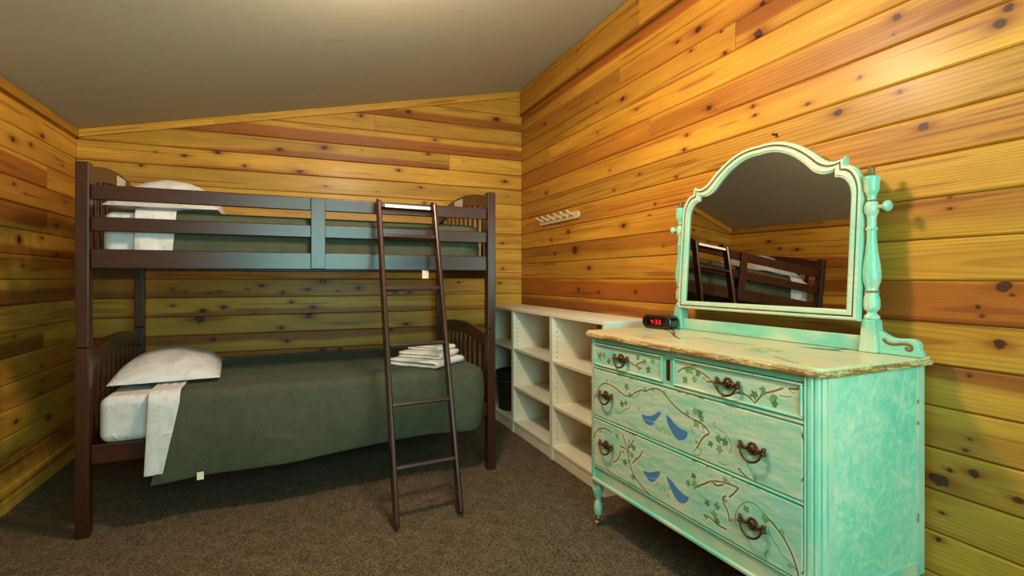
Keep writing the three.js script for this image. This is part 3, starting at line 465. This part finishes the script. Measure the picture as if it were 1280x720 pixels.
function drawerArt(id, x0, x1, y0, y1, seed) {
  const px = 1400, w = x1 - x0, h = y1 - y0, c = paintCanvas(w, h, px, seed, { cream: 0.6, strokes: Math.round(1400 * w * h / 0.22), boost: 1.3, mint: [140, 198, 182], base: [220, 213, 182] }), x = c.getContext('2d'), r = rng(seed + 9), X = (m) => (m / 1000 - x0) * px, Y = (m) => (y1 - m / 1000) * px; x.lineJoin = 'round';
  for (const p of BRANCH[id]) { x.strokeStyle = 'rgba(222,212,178,0.35)'; x.lineWidth = 0.02 * px; curve(x, p, X, Y); x.strokeStyle = 'rgba(132,96,72,0.55)'; x.lineWidth = 0.006 * px; curve(x, p, X, Y); x.strokeStyle = 'rgba(78,52,40,0.85)'; x.lineWidth = 0.0032 * px; curve(x, p, X, (m) => Y(m) + 1.5); }
  for (const p of BRANCH[id]) for (let k = 0; k + 3 < p.length; k += 4) { const a = r() * 6.28, l = 0.012 + r() * 0.014, ex = X(p[k]) + Math.cos(a) * l * px, ey = Y(p[k + 1]) + Math.sin(a) * l * px * 0.7; if (ey < 12 || ey > c.height - 12 || ex < 12 || ex > c.width - 12) continue; x.strokeStyle = 'rgba(112,98,62,0.8)'; x.lineWidth = 0.0022 * px; x.beginPath(); x.moveTo(X(p[k]), Y(p[k + 1])); x.quadraticCurveTo(X(p[k]) + (r() - 0.5) * 18, ey, ex, ey); x.stroke(); if (r() < 0.6) drawLeaf(x, ex, ey, (0.007 + r() * 0.004) * px, r, 'rgba(126,158,92,0.8)'); }
  for (const p of VINE[id] ?? []) { x.strokeStyle = 'rgba(92,118,66,0.8)'; x.lineWidth = 0.003 * px; curve(x, p, X, Y); }
  const L = LEAF[id]; for (let k = 0; k < L.length; k += 2) drawLeaf(x, X(L[k]), Y(L[k + 1]), (0.013 + r() * 0.004) * px, r, ['rgba(96,140,72,0.85)', 'rgba(120,154,90,0.8)', 'rgba(74,118,62,0.85)'][k / 2 % 3]);
  const S = SPRIG[id] ?? []; for (let k = 0; k < S.length; k += 2) { x.strokeStyle = 'rgba(140,172,92,0.85)'; x.lineWidth = 0.003 * px; for (let q = 0; q < 5; q++) { const a = r() * 6.28; x.beginPath(); x.moveTo(X(S[k]), Y(S[k + 1])); x.lineTo(X(S[k]) + Math.cos(a) * 0.011 * px, Y(S[k + 1]) + Math.sin(a) * 0.009 * px); x.stroke(); } }
  for (const p0 of BIRD[id] ?? []) { const bx = p0.filter((_, k) => !(k % 2)).reduce((s, v) => s + v, 0) / (p0.length / 2), bY = p0.filter((_, k) => k % 2).reduce((s, v) => s + v, 0) / (p0.length / 2), p = p0.map((v, k) => k % 2 ? bY + (v - bY) * 1.7 : bx + (v - bx) * 1.3); x.fillStyle = 'rgba(70,116,172,0.92)'; x.beginPath(); const n = p.length / 2; for (let k = 0; k < n; k++) { const a = k * 2, b = (k + 1) % n * 2, mx = (X(p[a]) + X(p[b])) / 2, my = (Y(p[a + 1]) + Y(p[b + 1])) / 2; k ? x.quadraticCurveTo(X(p[a]), Y(p[a + 1]), mx, my) : x.moveTo(mx, my); } x.quadraticCurveTo(X(p[0]), Y(p[1]), (X(p[0]) + X(p[2])) / 2, (Y(p[1]) + Y(p[3])) / 2); x.fill(); x.strokeStyle = 'rgba(180,204,214,0.8)'; x.lineWidth = 0.002 * px; x.beginPath(); x.moveTo(X(p[0]) + 8, Y(p[1]) + 4); x.lineTo(X(p[n - n % 2]) - 6, Y(p[n - n % 2 + 1]) - 3); x.stroke(); }
  const D = DOTS[id] ?? []; x.fillStyle = 'rgba(72,110,168,0.85)'; for (let k = 0; k < D.length; k += 2) { x.beginPath(); x.ellipse(X(D[k]), Y(D[k + 1]), 0.002 * px, 0.0045 * px, r() * 3, 0, 7); x.fill(); }
  worn(c, px, seed + 4, 90);
  return mat({ map: canvasTex(c, 1 / w, 1 / h), roughness: 0.42, clearcoat: 0.2, clearcoatRoughness: 0.35 });
}
const paintC = paintCanvas(0.7, 0.7, 1000, 21, { cream: 0.42, strokes: 500 }); worn(paintC, 1000, 2, 10);
const paint = mat({ map: canvasTex(paintC, 1 / 0.7, 1 / 0.7), roughness: 0.4, clearcoat: 0.3, clearcoatRoughness: 0.3 });
const frameC = paintCanvas(0.7, 0.7, 800, 27, { cream: 0.62, strokes: 500, mint: [140, 204, 178], base: [196, 206, 176] }); worn(frameC, 800, 6, 10);
const framePaint = mat({ map: canvasTex(frameC, 1 / 0.7, 1 / 0.7), roughness: 0.4, clearcoat: 0.25, clearcoatRoughness: 0.3 });
const sideC = paintCanvas(1.0, 0.5, 1400, 33, { cream: 0.44, swirl: 1, strokes: 1100, boost: 2, mint: [128, 204, 168], base: [190, 214, 182] });
const sidePaint = mat({ map: canvasTex(sideC, 1, 2), roughness: 0.42, clearcoat: 0.2, clearcoatRoughness: 0.35 });
const wearTex = dataTex(1024, 256, (i, j, o) => { const u = i / 1024, v = j / 256, n = fbm(u * 14, v * 26), f = vn(u * 90, v * 90), w = sst(0.4, 0.66, n * 0.75 + f * 0.25), q = vn(u * 8 + 4, v * 3); for (let c = 0; c < 3; c++) o[c] = clamp8(([150, 104, 56][c] + ([208, 178, 122][c] - [150, 104, 56][c]) * w) * (0.86 + 0.2 * f) * (0.92 + 0.12 * q)); });
const wornEdge = mat({ map: wearTex, roughness: 0.5 });
const brownPaint = mat({ map: espTex, color: 0xffe0c8, roughness: 0.5 });
const bronze = mat({ color: new THREE.Color().setRGB(0.1, 0.042, 0.018), metalness: 0.65, roughness: 0.42 });

const dresser = thing('dresser', 'mint green hand painted dresser with bird and ivy drawers', 'dresser', DP, DRY);
{
  const CRD = 0.046, z = -DD, yT = DT - 0.027;
  // carcass: back, sides between corner columns, bottom, top rail
  part('side_panel', metreUV(new THREE.ExtrudeGeometry((() => { const s = new THREE.Shape(); s.moveTo(-DD + 0.04, DB + 0.045); s.lineTo(-CRD - 0.01, DB + 0.045); s.lineTo(-CRD - 0.01, yT); s.lineTo(-DD + 0.04, yT); return s; })(), { depth: 0.014, bevelEnabled: false }).rotateY(-Math.PI / 2).scale(1, 1, 1), 1).translate(DW - 0.006, 0, 0), sidePaint, dresser, 'swirled mint green side panel');
  part('side_panel', box(0.006, 0.02, DB + 0.045, yT, z + 0.04, -CRD - 0.01, 0.001), sidePaint, dresser);
  for (const x of [[0.002, 0.03], [DW - 0.03, DW - 0.0005]]) { part('rear_stile', box(x[0], x[1], DB, yT, z, z + 0.04, 0.003), paint, dresser); part('side_rail', box(x[0] + 0.002, x[1] - 0.001, DB, DB + 0.046, z + 0.04, -CRD - 0.008, 0.003), paint, dresser); }
  part('back_panel', box(0.03, DW - 0.03, DB, yT, z, z + 0.012, 0.001), paint, dresser);
  part('bottom_panel', box(0.03, DW - 0.03, DB + 0.03, DB + 0.045, z + 0.012, -0.03, 0.001), paint, dresser);
  // fluted corner columns
  for (const s of [0, 1]) {
    const sh = new THREE.Shape(), n = 40, cx = s ? DW - CRD : CRD, sg = s ? 1 : -1; sh.moveTo(cx - sg * 0.0, -0.004);
    for (let k = 0; k <= n; k++) { const t = k / n, a = t * Math.PI / 2, fl = 0.0042 * Math.max(0, Math.sin(t * Math.PI * 2 * 4.0 - 0.6)) * (t > 0.06 && t < 0.94 ? 1 : 0), R = CRD - fl; sh.lineTo(cx + sg * R * Math.sin(a), CRD * 0 + (-CRD + R * Math.cos(a))); }
    sh.lineTo(cx + sg * (CRD), -CRD - 0.012); sh.lineTo(cx - sg * 0.0, -CRD - 0.012); sh.closePath();
    const g = new THREE.ExtrudeGeometry(sh, { depth: yT - DB, bevelEnabled: false }); g.rotateX(-Math.PI / 2); g.scale(1, 1, -1);
    { const ix = g.attributes.position.array, nn = g.attributes.normal; for (let i = 0; i < nn.count; i++) nn.setZ(i, nn.getZ(i)); for (let i = 0; i < ix.length; i += 9) for (let c = 0; c < 3; c++) { const t = ix[i + 3 + c]; ix[i + 3 + c] = ix[i + 6 + c]; ix[i + 6 + c] = t; } g.computeVertexNormals(); }
    part('fluted_column', metreUV(g, 1).translate(0, DB, 0), paint, dresser, 'fluted rounded corner column');
  }
  // rails between the drawers
  const xa = CRD + 0.001, xb = DW - CRD - 0.001;
  for (const [y0, y1, zz] of [[0.852, yT, -0.004], [0.733, 0.748, -0.002], [0.507, 0.521, -0.002], [0.285, 0.297, -0.004]]) part('drawer_rail', merge([box(xa, xb, y0, y1, -0.03, zz, 0.003), box(xa, xb, (y0 + y1) / 2 - 0.0025, (y0 + y1) / 2 + 0.0025, zz - 0.003, zz + 0.004, 0.002)]), paint, dresser);
  part('apron', merge([box(xa, xb, DB + 0.012, 0.285, -0.028, -0.007, 0.003), box(xa - 0.01, xb + 0.01, DB - 0.002, DB + 0.012, -0.03, 0.004, 0.004)]), paint, dresser);
  part('drawer_divider', box(0.5, 0.556, 0.748, 0.852, -0.03, -0.004, 0.002), paint, dresser);
  part('divider_inset', box(0.519, 0.538, 0.762, 0.84, -0.006, -0.0015, 0.006), brownPaint, dresser, 'narrow dark brown inset');
  // drawers
  const handle = (() => {
    const l = [], sph = (x, y, zz, r, sx = 1, sy = 1, sz = 1) => l.push(new THREE.SphereGeometry(r, 12, 8).scale(sx, sy, sz).translate(x, y, zz));
    l.push(lathe([[0, 0], [0.0175, 0], [0.0185, 0.003], [0.015, 0.006], [0.0115, 0.005], [0.01, 0.009], [0.006, 0.012], [0, 0.013]], 20).rotateX(Math.PI / 2).scale(1, 1.05, 1));
    for (let k = 0; k < 10; k++) { const a = k / 10 * Math.PI * 2; sph(Math.cos(a) * 0.0158, Math.sin(a) * 0.0165, 0.004, 0.0042); }
    for (const s of [-1, 1]) {
      l.push(tube([[s * 0.015, 0.001, 0.003], [s * 0.025, -0.004, 0.006], [s * 0.033, 0.0, 0.008], [s * 0.041, 0.006, 0.007]], 0.0048, 12, 8));
      sph(s * 0.0405, 0.004, 0.007, 0.0075, 0.9, 1.5, 0.8); sph(s * 0.046, 0.011, 0.006, 0.0038); sph(s * 0.047, -0.006, 0.006, 0.0042); sph(s * 0.043, -0.004, 0.012, 0.006);
    }
    const b = []; for (let k = 0; k <= 14; k++) { const a = Math.PI + Math.PI * k / 14; b.push([Math.cos(a) * 0.038, Math.sin(a) * 0.034 - 0.004, 0.013 + 0.006 * Math.sin(a) * -1]); } l.push(tube(b, 0.0036, 28, 8));
    sph(0, -0.038, 0.019, 0.005, 1.6, 0.9, 0.9);
    return merge(l);
  })();
  const drawer = (id, x0, x1, y0, y1, hs, seed, small, label) => {
    const s = new THREE.Shape(), e = 0.003; s.moveTo(e, e); s.lineTo(x1 - x0 - e, e); s.lineTo(x1 - x0 - e, y1 - y0 - e); s.lineTo(e, y1 - y0 - e); s.closePath();
    const g = new THREE.ExtrudeGeometry(s, { depth: 0.014, bevelEnabled: true, bevelThickness: 0.0025, bevelSize: 0.0025, bevelSegments: 2 }).translate(0, 0, -0.0165);
    const d = part('drawer', g, drawerArt(id, x0, x1, y0, y1, seed), dresser, label); d.position.set(x0, y0, small ? -0.004 : 0.001);
    if (small) { const w = x1 - x0, h = y1 - y0, t = 0.007, fr = merge([box(0, w, 0, t, -0.004, 0.008, 0.003), box(0, w, h - t, h, -0.004, 0.008, 0.003), box(0, t, t, h - t, -0.004, 0.008, 0.003), box(w - t, w, t, h - t, -0.004, 0.008, 0.003)]); part('moulding', fr, paint, d); }
    for (const [hx, hy] of hs) part('handle', handle, bronze, d, 'ornate bronze drop handle').position.set(hx - x0, hy - y0, 0.0);
  };
  drawer('DL', 0.05, 0.499, 0.75, 0.85, [[0.25, 0.805]], 51, true, 'small drawer painted with ivy sprigs');
  drawer('DR', 0.557, 1.062, 0.75, 0.85, [[0.806, 0.803]], 52, true, 'small drawer painted with a brown branch');
  drawer('D2', 0.049, 1.063, 0.522, 0.732, [[0.15, 0.63], [0.903, 0.622]], 53, false, 'wide drawer painted with two blue birds, upper');
  drawer('D3', 0.049, 1.063, 0.298, 0.506, [[0.152, 0.412], [0.903, 0.392]], 54, false, 'wide drawer painted with two blue birds, lower');
  // top with rounded front corners and worn moulded edge
  const o = 0.018, R = 0.03, topShape = (i) => { const s = new THREE.Shape(), a = -o + i, b = DW + o - i, f = o - i, r = R; s.moveTo(a, -DD); s.lineTo(a, f - r); s.absarc(a + r, f - r, r, Math.PI, Math.PI / 2, true); s.lineTo(b - r, f); s.absarc(b - r, f - r, r, Math.PI / 2, 0, true); s.lineTo(b, -DD); s.closePath(); return s; };
  const lay = (g) => { g.rotateX(-Math.PI / 2); const p = g.attributes.position, n = g.attributes.normal; for (let i = 0; i < p.count; i++) { p.setZ(i, -p.getZ(i)); n.setZ(i, -n.getZ(i)); } const a = p.array, b = n.array, u = g.attributes.uv.array; for (let i = 0; i < p.count; i += 3) { for (let c = 0; c < 3; c++) { let t = a[i * 3 + 3 + c]; a[i * 3 + 3 + c] = a[i * 3 + 6 + c]; a[i * 3 + 6 + c] = t; t = b[i * 3 + 3 + c]; b[i * 3 + 3 + c] = b[i * 3 + 6 + c]; b[i * 3 + 6 + c] = t; } for (let c = 0; c < 2; c++) { const t = u[i * 2 + 2 + c]; u[i * 2 + 2 + c] = u[i * 2 + 4 + c]; u[i * 2 + 4 + c] = t; } } return g; };
  const edge = lay(new THREE.ExtrudeGeometry(topShape(0.006), { depth: 0.009, bevelEnabled: true, bevelThickness: 0.005, bevelSize: 0.006, bevelSegments: 3, curveSegments: 8 })); edge.translate(0, DT - 0.022, 0);
  const em = metreUV(edge, 0); { const n = em.attributes.normal, p = em.attributes.position, uv = em.attributes.uv; for (let i = 0; i < p.count; i++) if (Math.abs(n.getX(i)) > Math.abs(n.getZ(i))) uv.setXY(i, p.getZ(i), p.getY(i)); }
  const tp = part('top_edge', em, wornEdge, dresser, 'worn gold brown moulded edge');
  tp.material.map.repeat.set(1.2, 5);
  const c = paintCanvas(1.16, 0.54, 1200, 71, { cream: 0.7, strokes: 700, mint: [170, 204, 180], base: [226, 204, 158] }), x = c.getContext('2d'), r = rng(8), X = (m) => (m / 1000 + 0.024) * 1200, Y = (m) => (0.54 - 0.024 - m / 1000) * 1200;
  for (const p of [[36, 457, 200, 340, 310, 231, 442, 142, 448, 242, 529, 240, 631, 220, 687, 267], [55, 374, 177, 337, 350, 194, 451, 134], [77, 126, 88, 178, 128, 207], [915, 76, 1003, 30, 1029, 29]]) { x.strokeStyle = 'rgba(86,58,46,0.85)'; x.lineWidth = 9; curve(x, p, X, Y); }
  for (let k = 0; k < 26; k++) drawLeaf(x, X(760 + r() * 90), Y(110 + r() * 110), 13, r, 'rgba(128,156,84,0.75)');
  for (let k = 0; k < 22; k++) drawLeaf(x, X(270 + r() * 110), Y(30 + r() * 70), 12, r, 'rgba(160,166,96,0.75)');
  drawLeaf(x, X(458), Y(262), 18, r, 'rgba(110,84,80,0.85)');
  x.fillStyle = 'rgba(48,70,76,0.92)'; x.beginPath(); [[793, 349], [844, 391], [882, 405], [911, 466], [915, 388], [950, 367], [902, 362], [873, 349]].forEach(([a, b], i) => i ? x.lineTo(X(a), Y(b)) : x.moveTo(X(a), Y(b))); x.fill();
  const tg = lay(new THREE.ExtrudeGeometry(topShape(0.009), { depth: 0.006, bevelEnabled: true, bevelThickness: 0.002, bevelSize: 0.002, bevelSegments: 2, curveSegments: 8 })); tg.translate(0, DT - 0.008, 0);
  { const uv = tg.attributes.uv, p = tg.attributes.position; for (let i = 0; i < uv.count; i++) uv.setXY(i, (p.getX(i) + 0.024) / 1.16, (0.024 - p.getZ(i)) / 0.54); }
  part('dresser_top', tg, mat({ map: canvasTex(c), roughness: 0.33, clearcoat: 0.35, clearcoatRoughness: 0.25 }), dresser, 'cream painted top with branches');
  // turned legs on castors
  const brass = mat({ color: 0x9a7a44, metalness: 0.8, roughness: 0.4 });
  const legG = lathe([[0, 0.05], [0.012, 0.05], [0.0175, 0.058], [0.0195, 0.085], [0.0185, 0.1], [0.0135, 0.118], [0.0125, 0.124], [0.019, 0.14], [0.0265, 0.165], [0.0265, 0.178], [0.02, 0.19], [0.0185, 0.196], [0.026, 0.2], [0.0275, 0.207], [0.025, 0.214], [0.02, 0.218], [0.019, DB + 0.002], [0, DB + 0.002]], 24);
  for (const lx of [0.034, DW - 0.034]) for (const lz of [-0.034, -DD + 0.034]) {
    const l = part('leg', legG, paint, dresser, 'turned mint green leg'); l.position.set(lx, 0, lz);
    part('castor', merge([lathe([[0.009, 0.03], [0.012, 0.034], [0.012, 0.05], [0, 0.05]], 12), new THREE.CylinderGeometry(0.0135, 0.0135, 0.012, 16).rotateZ(Math.PI / 2).rotateY(0.6).translate(0, 0.0137, 0.003), box(-0.004, 0.004, 0.012, 0.034, -0.009, -0.001, 0.001)]), brass, l, 'brass castor');
  }
}
// mirror on its stand, standing on the dresser
{
  const stand = thing('dresser_mirror', 'arched mirror in a mint green frame between turned posts on the dresser', 'mirror', [DP[0] + Math.sin(0.048) * 0.556 + Math.cos(0.048) * 0.45, DT, DP[2] + Math.cos(0.048) * 0.556 - Math.sin(0.048) * 0.45], DRY);
  const post = lathe([[0, 0.105], [0.02, 0.105], [0.0235, 0.112], [0.0225, 0.12], [0.014, 0.127], [0.014, 0.133], [0.022, 0.14], [0.0245, 0.15], [0.0235, 0.175], [0.019, 0.192], [0.0215, 0.194], [0.0225, 0.2], [0.018, 0.206], [0.0195, 0.214], [0.0255, 0.232], [0.027, 0.252], [0.0245, 0.285], [0.0185, 0.325], [0.0145, 0.365], [0.0135, 0.398], [0.0175, 0.402], [0.0175, 0.407], [0.0135, 0.411], [0.0135, 0.44], [0.0165, 0.452], [0.0205, 0.458], [0.0225, 0.475], [0.0185, 0.49], [0.0135, 0.497], [0.013, 0.51], [0.0165, 0.52], [0.0215, 0.532], [0.0225, 0.556], [0.0245, 0.571], [0.023, 0.577], [0.009, 0.581], [0, 0.581]], 28);
  const gold = mat({ color: 0x7d5f3c, roughness: 0.5, metalness: 0.3 });
  for (const s of [-1, 1]) {
    const px = s * 0.432;
    part('post_base', (() => { const g = box(-0.027, 0.027, 0, 0.107, -0.027, 0.027, 0.004), p = g.attributes.position; for (let i = 0; i < p.count; i++) if (p.getY(i) > 0.06) { p.setX(i, p.getX(i) * 0.78); p.setZ(i, p.getZ(i) * 0.78); } g.computeVertexNormals(); return g.translate(px, 0.0006, 0); })(), paint, stand);
    part('turned_post', post.clone().translate(px, 0, 0), paint, stand, 'turned mint green post');
    part('collar', new THREE.TorusGeometry(0.0205, 0.0035, 8, 24).rotateX(Math.PI / 2).translate(px, 0.199, 0), gold, stand, 'bare brown ring');
    part('collar', new THREE.TorusGeometry(0.0145, 0.003, 8, 24).rotateX(Math.PI / 2).translate(px, 0.4965, 0), gold, stand, 'bare brown ring');
    part('finial', lathe([[0, 0.58], [0.008, 0.581], [0.0105, 0.588], [0.008, 0.595], [0.0105, 0.601], [0.009, 0.608], [0, 0.611]], 16).translate(px, 0, 0), gold, stand, 'small brown finial');
    part('pivot_knob', lathe([[0, 0], [0.007, 0], [0.007, 0.016], [0.013, 0.02], [0.018, 0.027], [0.0185, 0.033], [0.013, 0.039], [0, 0.041]], 20).rotateZ(-s * Math.PI / 2).translate(px + s * 0.018, 0.475, 0), paint, stand);
    part('pivot_pin', new THREE.CylinderGeometry(0.005, 0.005, 0.03, 10).rotateZ(Math.PI / 2).translate(px - s * 0.025, 0.475, 0), gold, stand);
    const sc = new THREE.Shape(); sc.moveTo(0, 0); sc.lineTo(0.122, 0); sc.bezierCurveTo(0.125, 0.012, 0.112, 0.018, 0.115, 0.03); sc.bezierCurveTo(0.116, 0.046, 0.1, 0.05, 0.088, 0.049); sc.bezierCurveTo(0.062, 0.046, 0.05, 0.044, 0.03, 0.052); sc.bezierCurveTo(0.018, 0.058, 0.008, 0.066, 0, 0.068); sc.closePath();
    const mk = (g) => { if (s < 0) { g.rotateY(Math.PI); g.translate(0, 0, 0); } return g; };
    part('scroll_bracket', mk(metreUV(new THREE.ExtrudeGeometry(sc, { depth: 0.018, bevelEnabled: true, bevelThickness: 0.003, bevelSize: 0.003, bevelSegments: 2 }).translate(0, 0.0036, -0.009), 0)).translate(px + s * 0.024, 0.0006, 0), paint, stand);
    part('scroll_carving', tube([[0.018, 0.047, 0], [0.03, 0.037, 0], [0.05, 0.034, 0], [0.072, 0.038, 0], [0.09, 0.037, 0], [0.099, 0.03, 0], [0.094, 0.021, 0], [0.085, 0.022, 0], [0.085, 0.029, 0]].map(([a, b]) => [s * a, b, 0.013]), 0.0058, 40, 8).scale(1, 1, 0.7).translate(px + s * 0.024, 0.001, 0.002), gold, stand, 'carved brown scroll');
  }
  part('back_rail', box(-0.405, 0.405, 0.0008, 0.052, -0.012, 0.008, 0.004), paint, stand, 'low mint green board behind');
  // frame outline (half), mirrored
  const half = (i) => { // i = inset
    const h = 0.41 - i, b = 0.1 + i * 0.9, top = 0.782 - i, p = [];
    p.push([0, b], [h, b], [h, 0.53 - i * 0.3]);
    for (let k = 1; k <= 8; k++) { const a = k / 8 * Math.PI / 2; p.push([h - (0.058 - i * 0.1) * (1 - Math.cos(a)), 0.53 - i * 0.3 + (0.1 - i * 0.6) * Math.sin(a)]); }
    p.push([0.347 - i * 0.9, 0.632 - i * 0.9], [0.345 - i * 0.9, 0.664 - i * 0.95 - (i ? 0.006 : 0)]);
    for (let k = 0; k <= 5; k++) { const t = k / 5; p.push([0.335 - i * 0.85 - 0.075 * t, 0.655 - i + 0.002 * t + 0.016 * t * t - 0.006 * Math.sin(t * Math.PI)]); }
    for (let k = 1; k <= 12; k++) { const t = k / 12, x = (0.26 - i * 0.85) * (1 - t); p.push([x, 0.673 - i + (top - 0.673 + i) * (1 - Math.pow(1 - t, 2.1)) + 0.006 * Math.sin(t * Math.PI)]); }
    return p;
  };
  const outline = (i) => { const p = half(i); return [...p, ...p.slice(1, -1).reverse().map(([x, y]) => [-x, y])]; };
  const shp = (pts, hole) => { const s = new THREE.Shape(pts.map(([x, y]) => new THREE.Vector2(x, y))); if (hole) s.holes.push(new THREE.Path(hole.slice().reverse().map(([x, y]) => new THREE.Vector2(x, y)))); return s; };
  const tilt = (g) => g.translate(0, -0.475, 0).rotateX(-4 * Math.PI / 180).translate(0, 0.475, 0);
  const ext = (a, b, d, bev) => new THREE.ExtrudeGeometry(shp(outline(a), b && outline(b)), { depth: d, bevelEnabled: bev > 0, bevelThickness: bev, bevelSize: bev, bevelOffset: -bev, bevelSegments: 2 });
  const fr = part('mirror_frame', tilt(metreUV(ext(0, 0.04, 0.018, 0.003).translate(0, 0, -0.009), 0)), framePaint, stand, 'mint green arched frame');
  part('frame_bead', tilt(metreUV(ext(0.003, 0.013, 0.006, 0.002).translate(0, 0, 0.0115), 0)), framePaint, fr);
  part('frame_groove', tilt(metreUV(ext(0.0135, 0.0185, 0.0014, 0).translate(0, 0, 0.0118), 0)), mat({ map: wearTex, color: 0xb08a70, roughness: 0.6 }), fr, 'brown worn line around the frame');
  part('frame_bead', tilt(metreUV(ext(0.019, 0.034, 0.004, 0.002).translate(0, 0, 0.0112), 0)), framePaint, fr);
  part('mirror_glass', tilt(ext(0.034, null, 0.003, 0).translate(0, 0, 0.001)), mat({ color: 0xb8b4ae, metalness: 1, roughness: 0.015 }), stand, 'mirror glass');
}
// alarm clock
{
  const g = thing('alarm_clock', 'black oval alarm clock with red digits on the dresser', 'clock', [-0.215, DT + 0.0005, 2.15], -1.25);
  const blk = mat({ color: 0x0d0b0c, roughness: 0.28, clearcoat: 0.4, clearcoatRoughness: 0.2 }), gl = mat({ color: 0x050304, roughness: 0.12 });
  const s = new THREE.Shape(), w = 0.055, h = 0.033; s.moveTo(-w, 0.002); s.lineTo(w, 0.002); s.bezierCurveTo(w + 0.034, 0.004, w + 0.034, 2 * h - 0.004, w, 2 * h); s.lineTo(-w, 2 * h); s.bezierCurveTo(-w - 0.034, 2 * h - 0.004, -w - 0.034, 0.004, -w, 0.002);
  part('case', new THREE.ExtrudeGeometry(s, { depth: 0.055, bevelEnabled: true, bevelThickness: 0.012, bevelSize: 0.009, bevelOffset: -0.009, bevelSegments: 4, curveSegments: 10 }).translate(0, 0, -0.03), blk, g);
  part('foot', box(-0.05, 0.05, 0, 0.006, -0.02, 0.02, 0.002), blk, g);
  const f = part('display_window', box(-0.05, 0.05, 0.016, 0.052, 0.0365, 0.0385, 0.001), gl, g);
  const red = mat({ color: 0x300206, emissive: 0xff1024, emissiveIntensity: 2.2, roughness: 0.5 });
  const seg = { 4: 'bcfg', 3: 'abcdg', 7: 'abc' }, H = 0.009, wd = 0.0095, th = 0.0024;
  const dig = (ch, x) => { const l = []; const on = (k) => seg[ch].includes(k), hz = (y) => box(x - wd / 2, x + wd / 2, y - th / 2, y + th / 2, 0, 0.0006, 0.0002), vt = (xx, y) => box(xx - th / 2, xx + th / 2, y, y + H, 0, 0.0006, 0.0002), c = 0.034; if (on('a')) l.push(hz(c + H)); if (on('g')) l.push(hz(c)); if (on('d')) l.push(hz(c - H)); if (on('b')) l.push(vt(x + wd / 2, c)); if (on('c')) l.push(vt(x + wd / 2, c - H)); if (on('f')) l.push(vt(x - wd / 2, c)); if (on('e')) l.push(vt(x - wd / 2, c - H)); return merge(l).translate(0, 0, 0.0386); };
  part('digit', dig('4', -0.021), red, f, 'glowing red digit'); part('digit', dig('3', 0.003), red, f, 'glowing red digit'); part('digit', dig('3', 0.021), red, f, 'glowing red digit');
  part('colon', merge([box(-0.0105, -0.0083, 0.037, 0.0392, 0.0386, 0.0392, 0.0003), box(-0.0105, -0.0083, 0.028, 0.0302, 0.0386, 0.0392, 0.0003)]), red, f);
}
renderer.render(scene, camera);
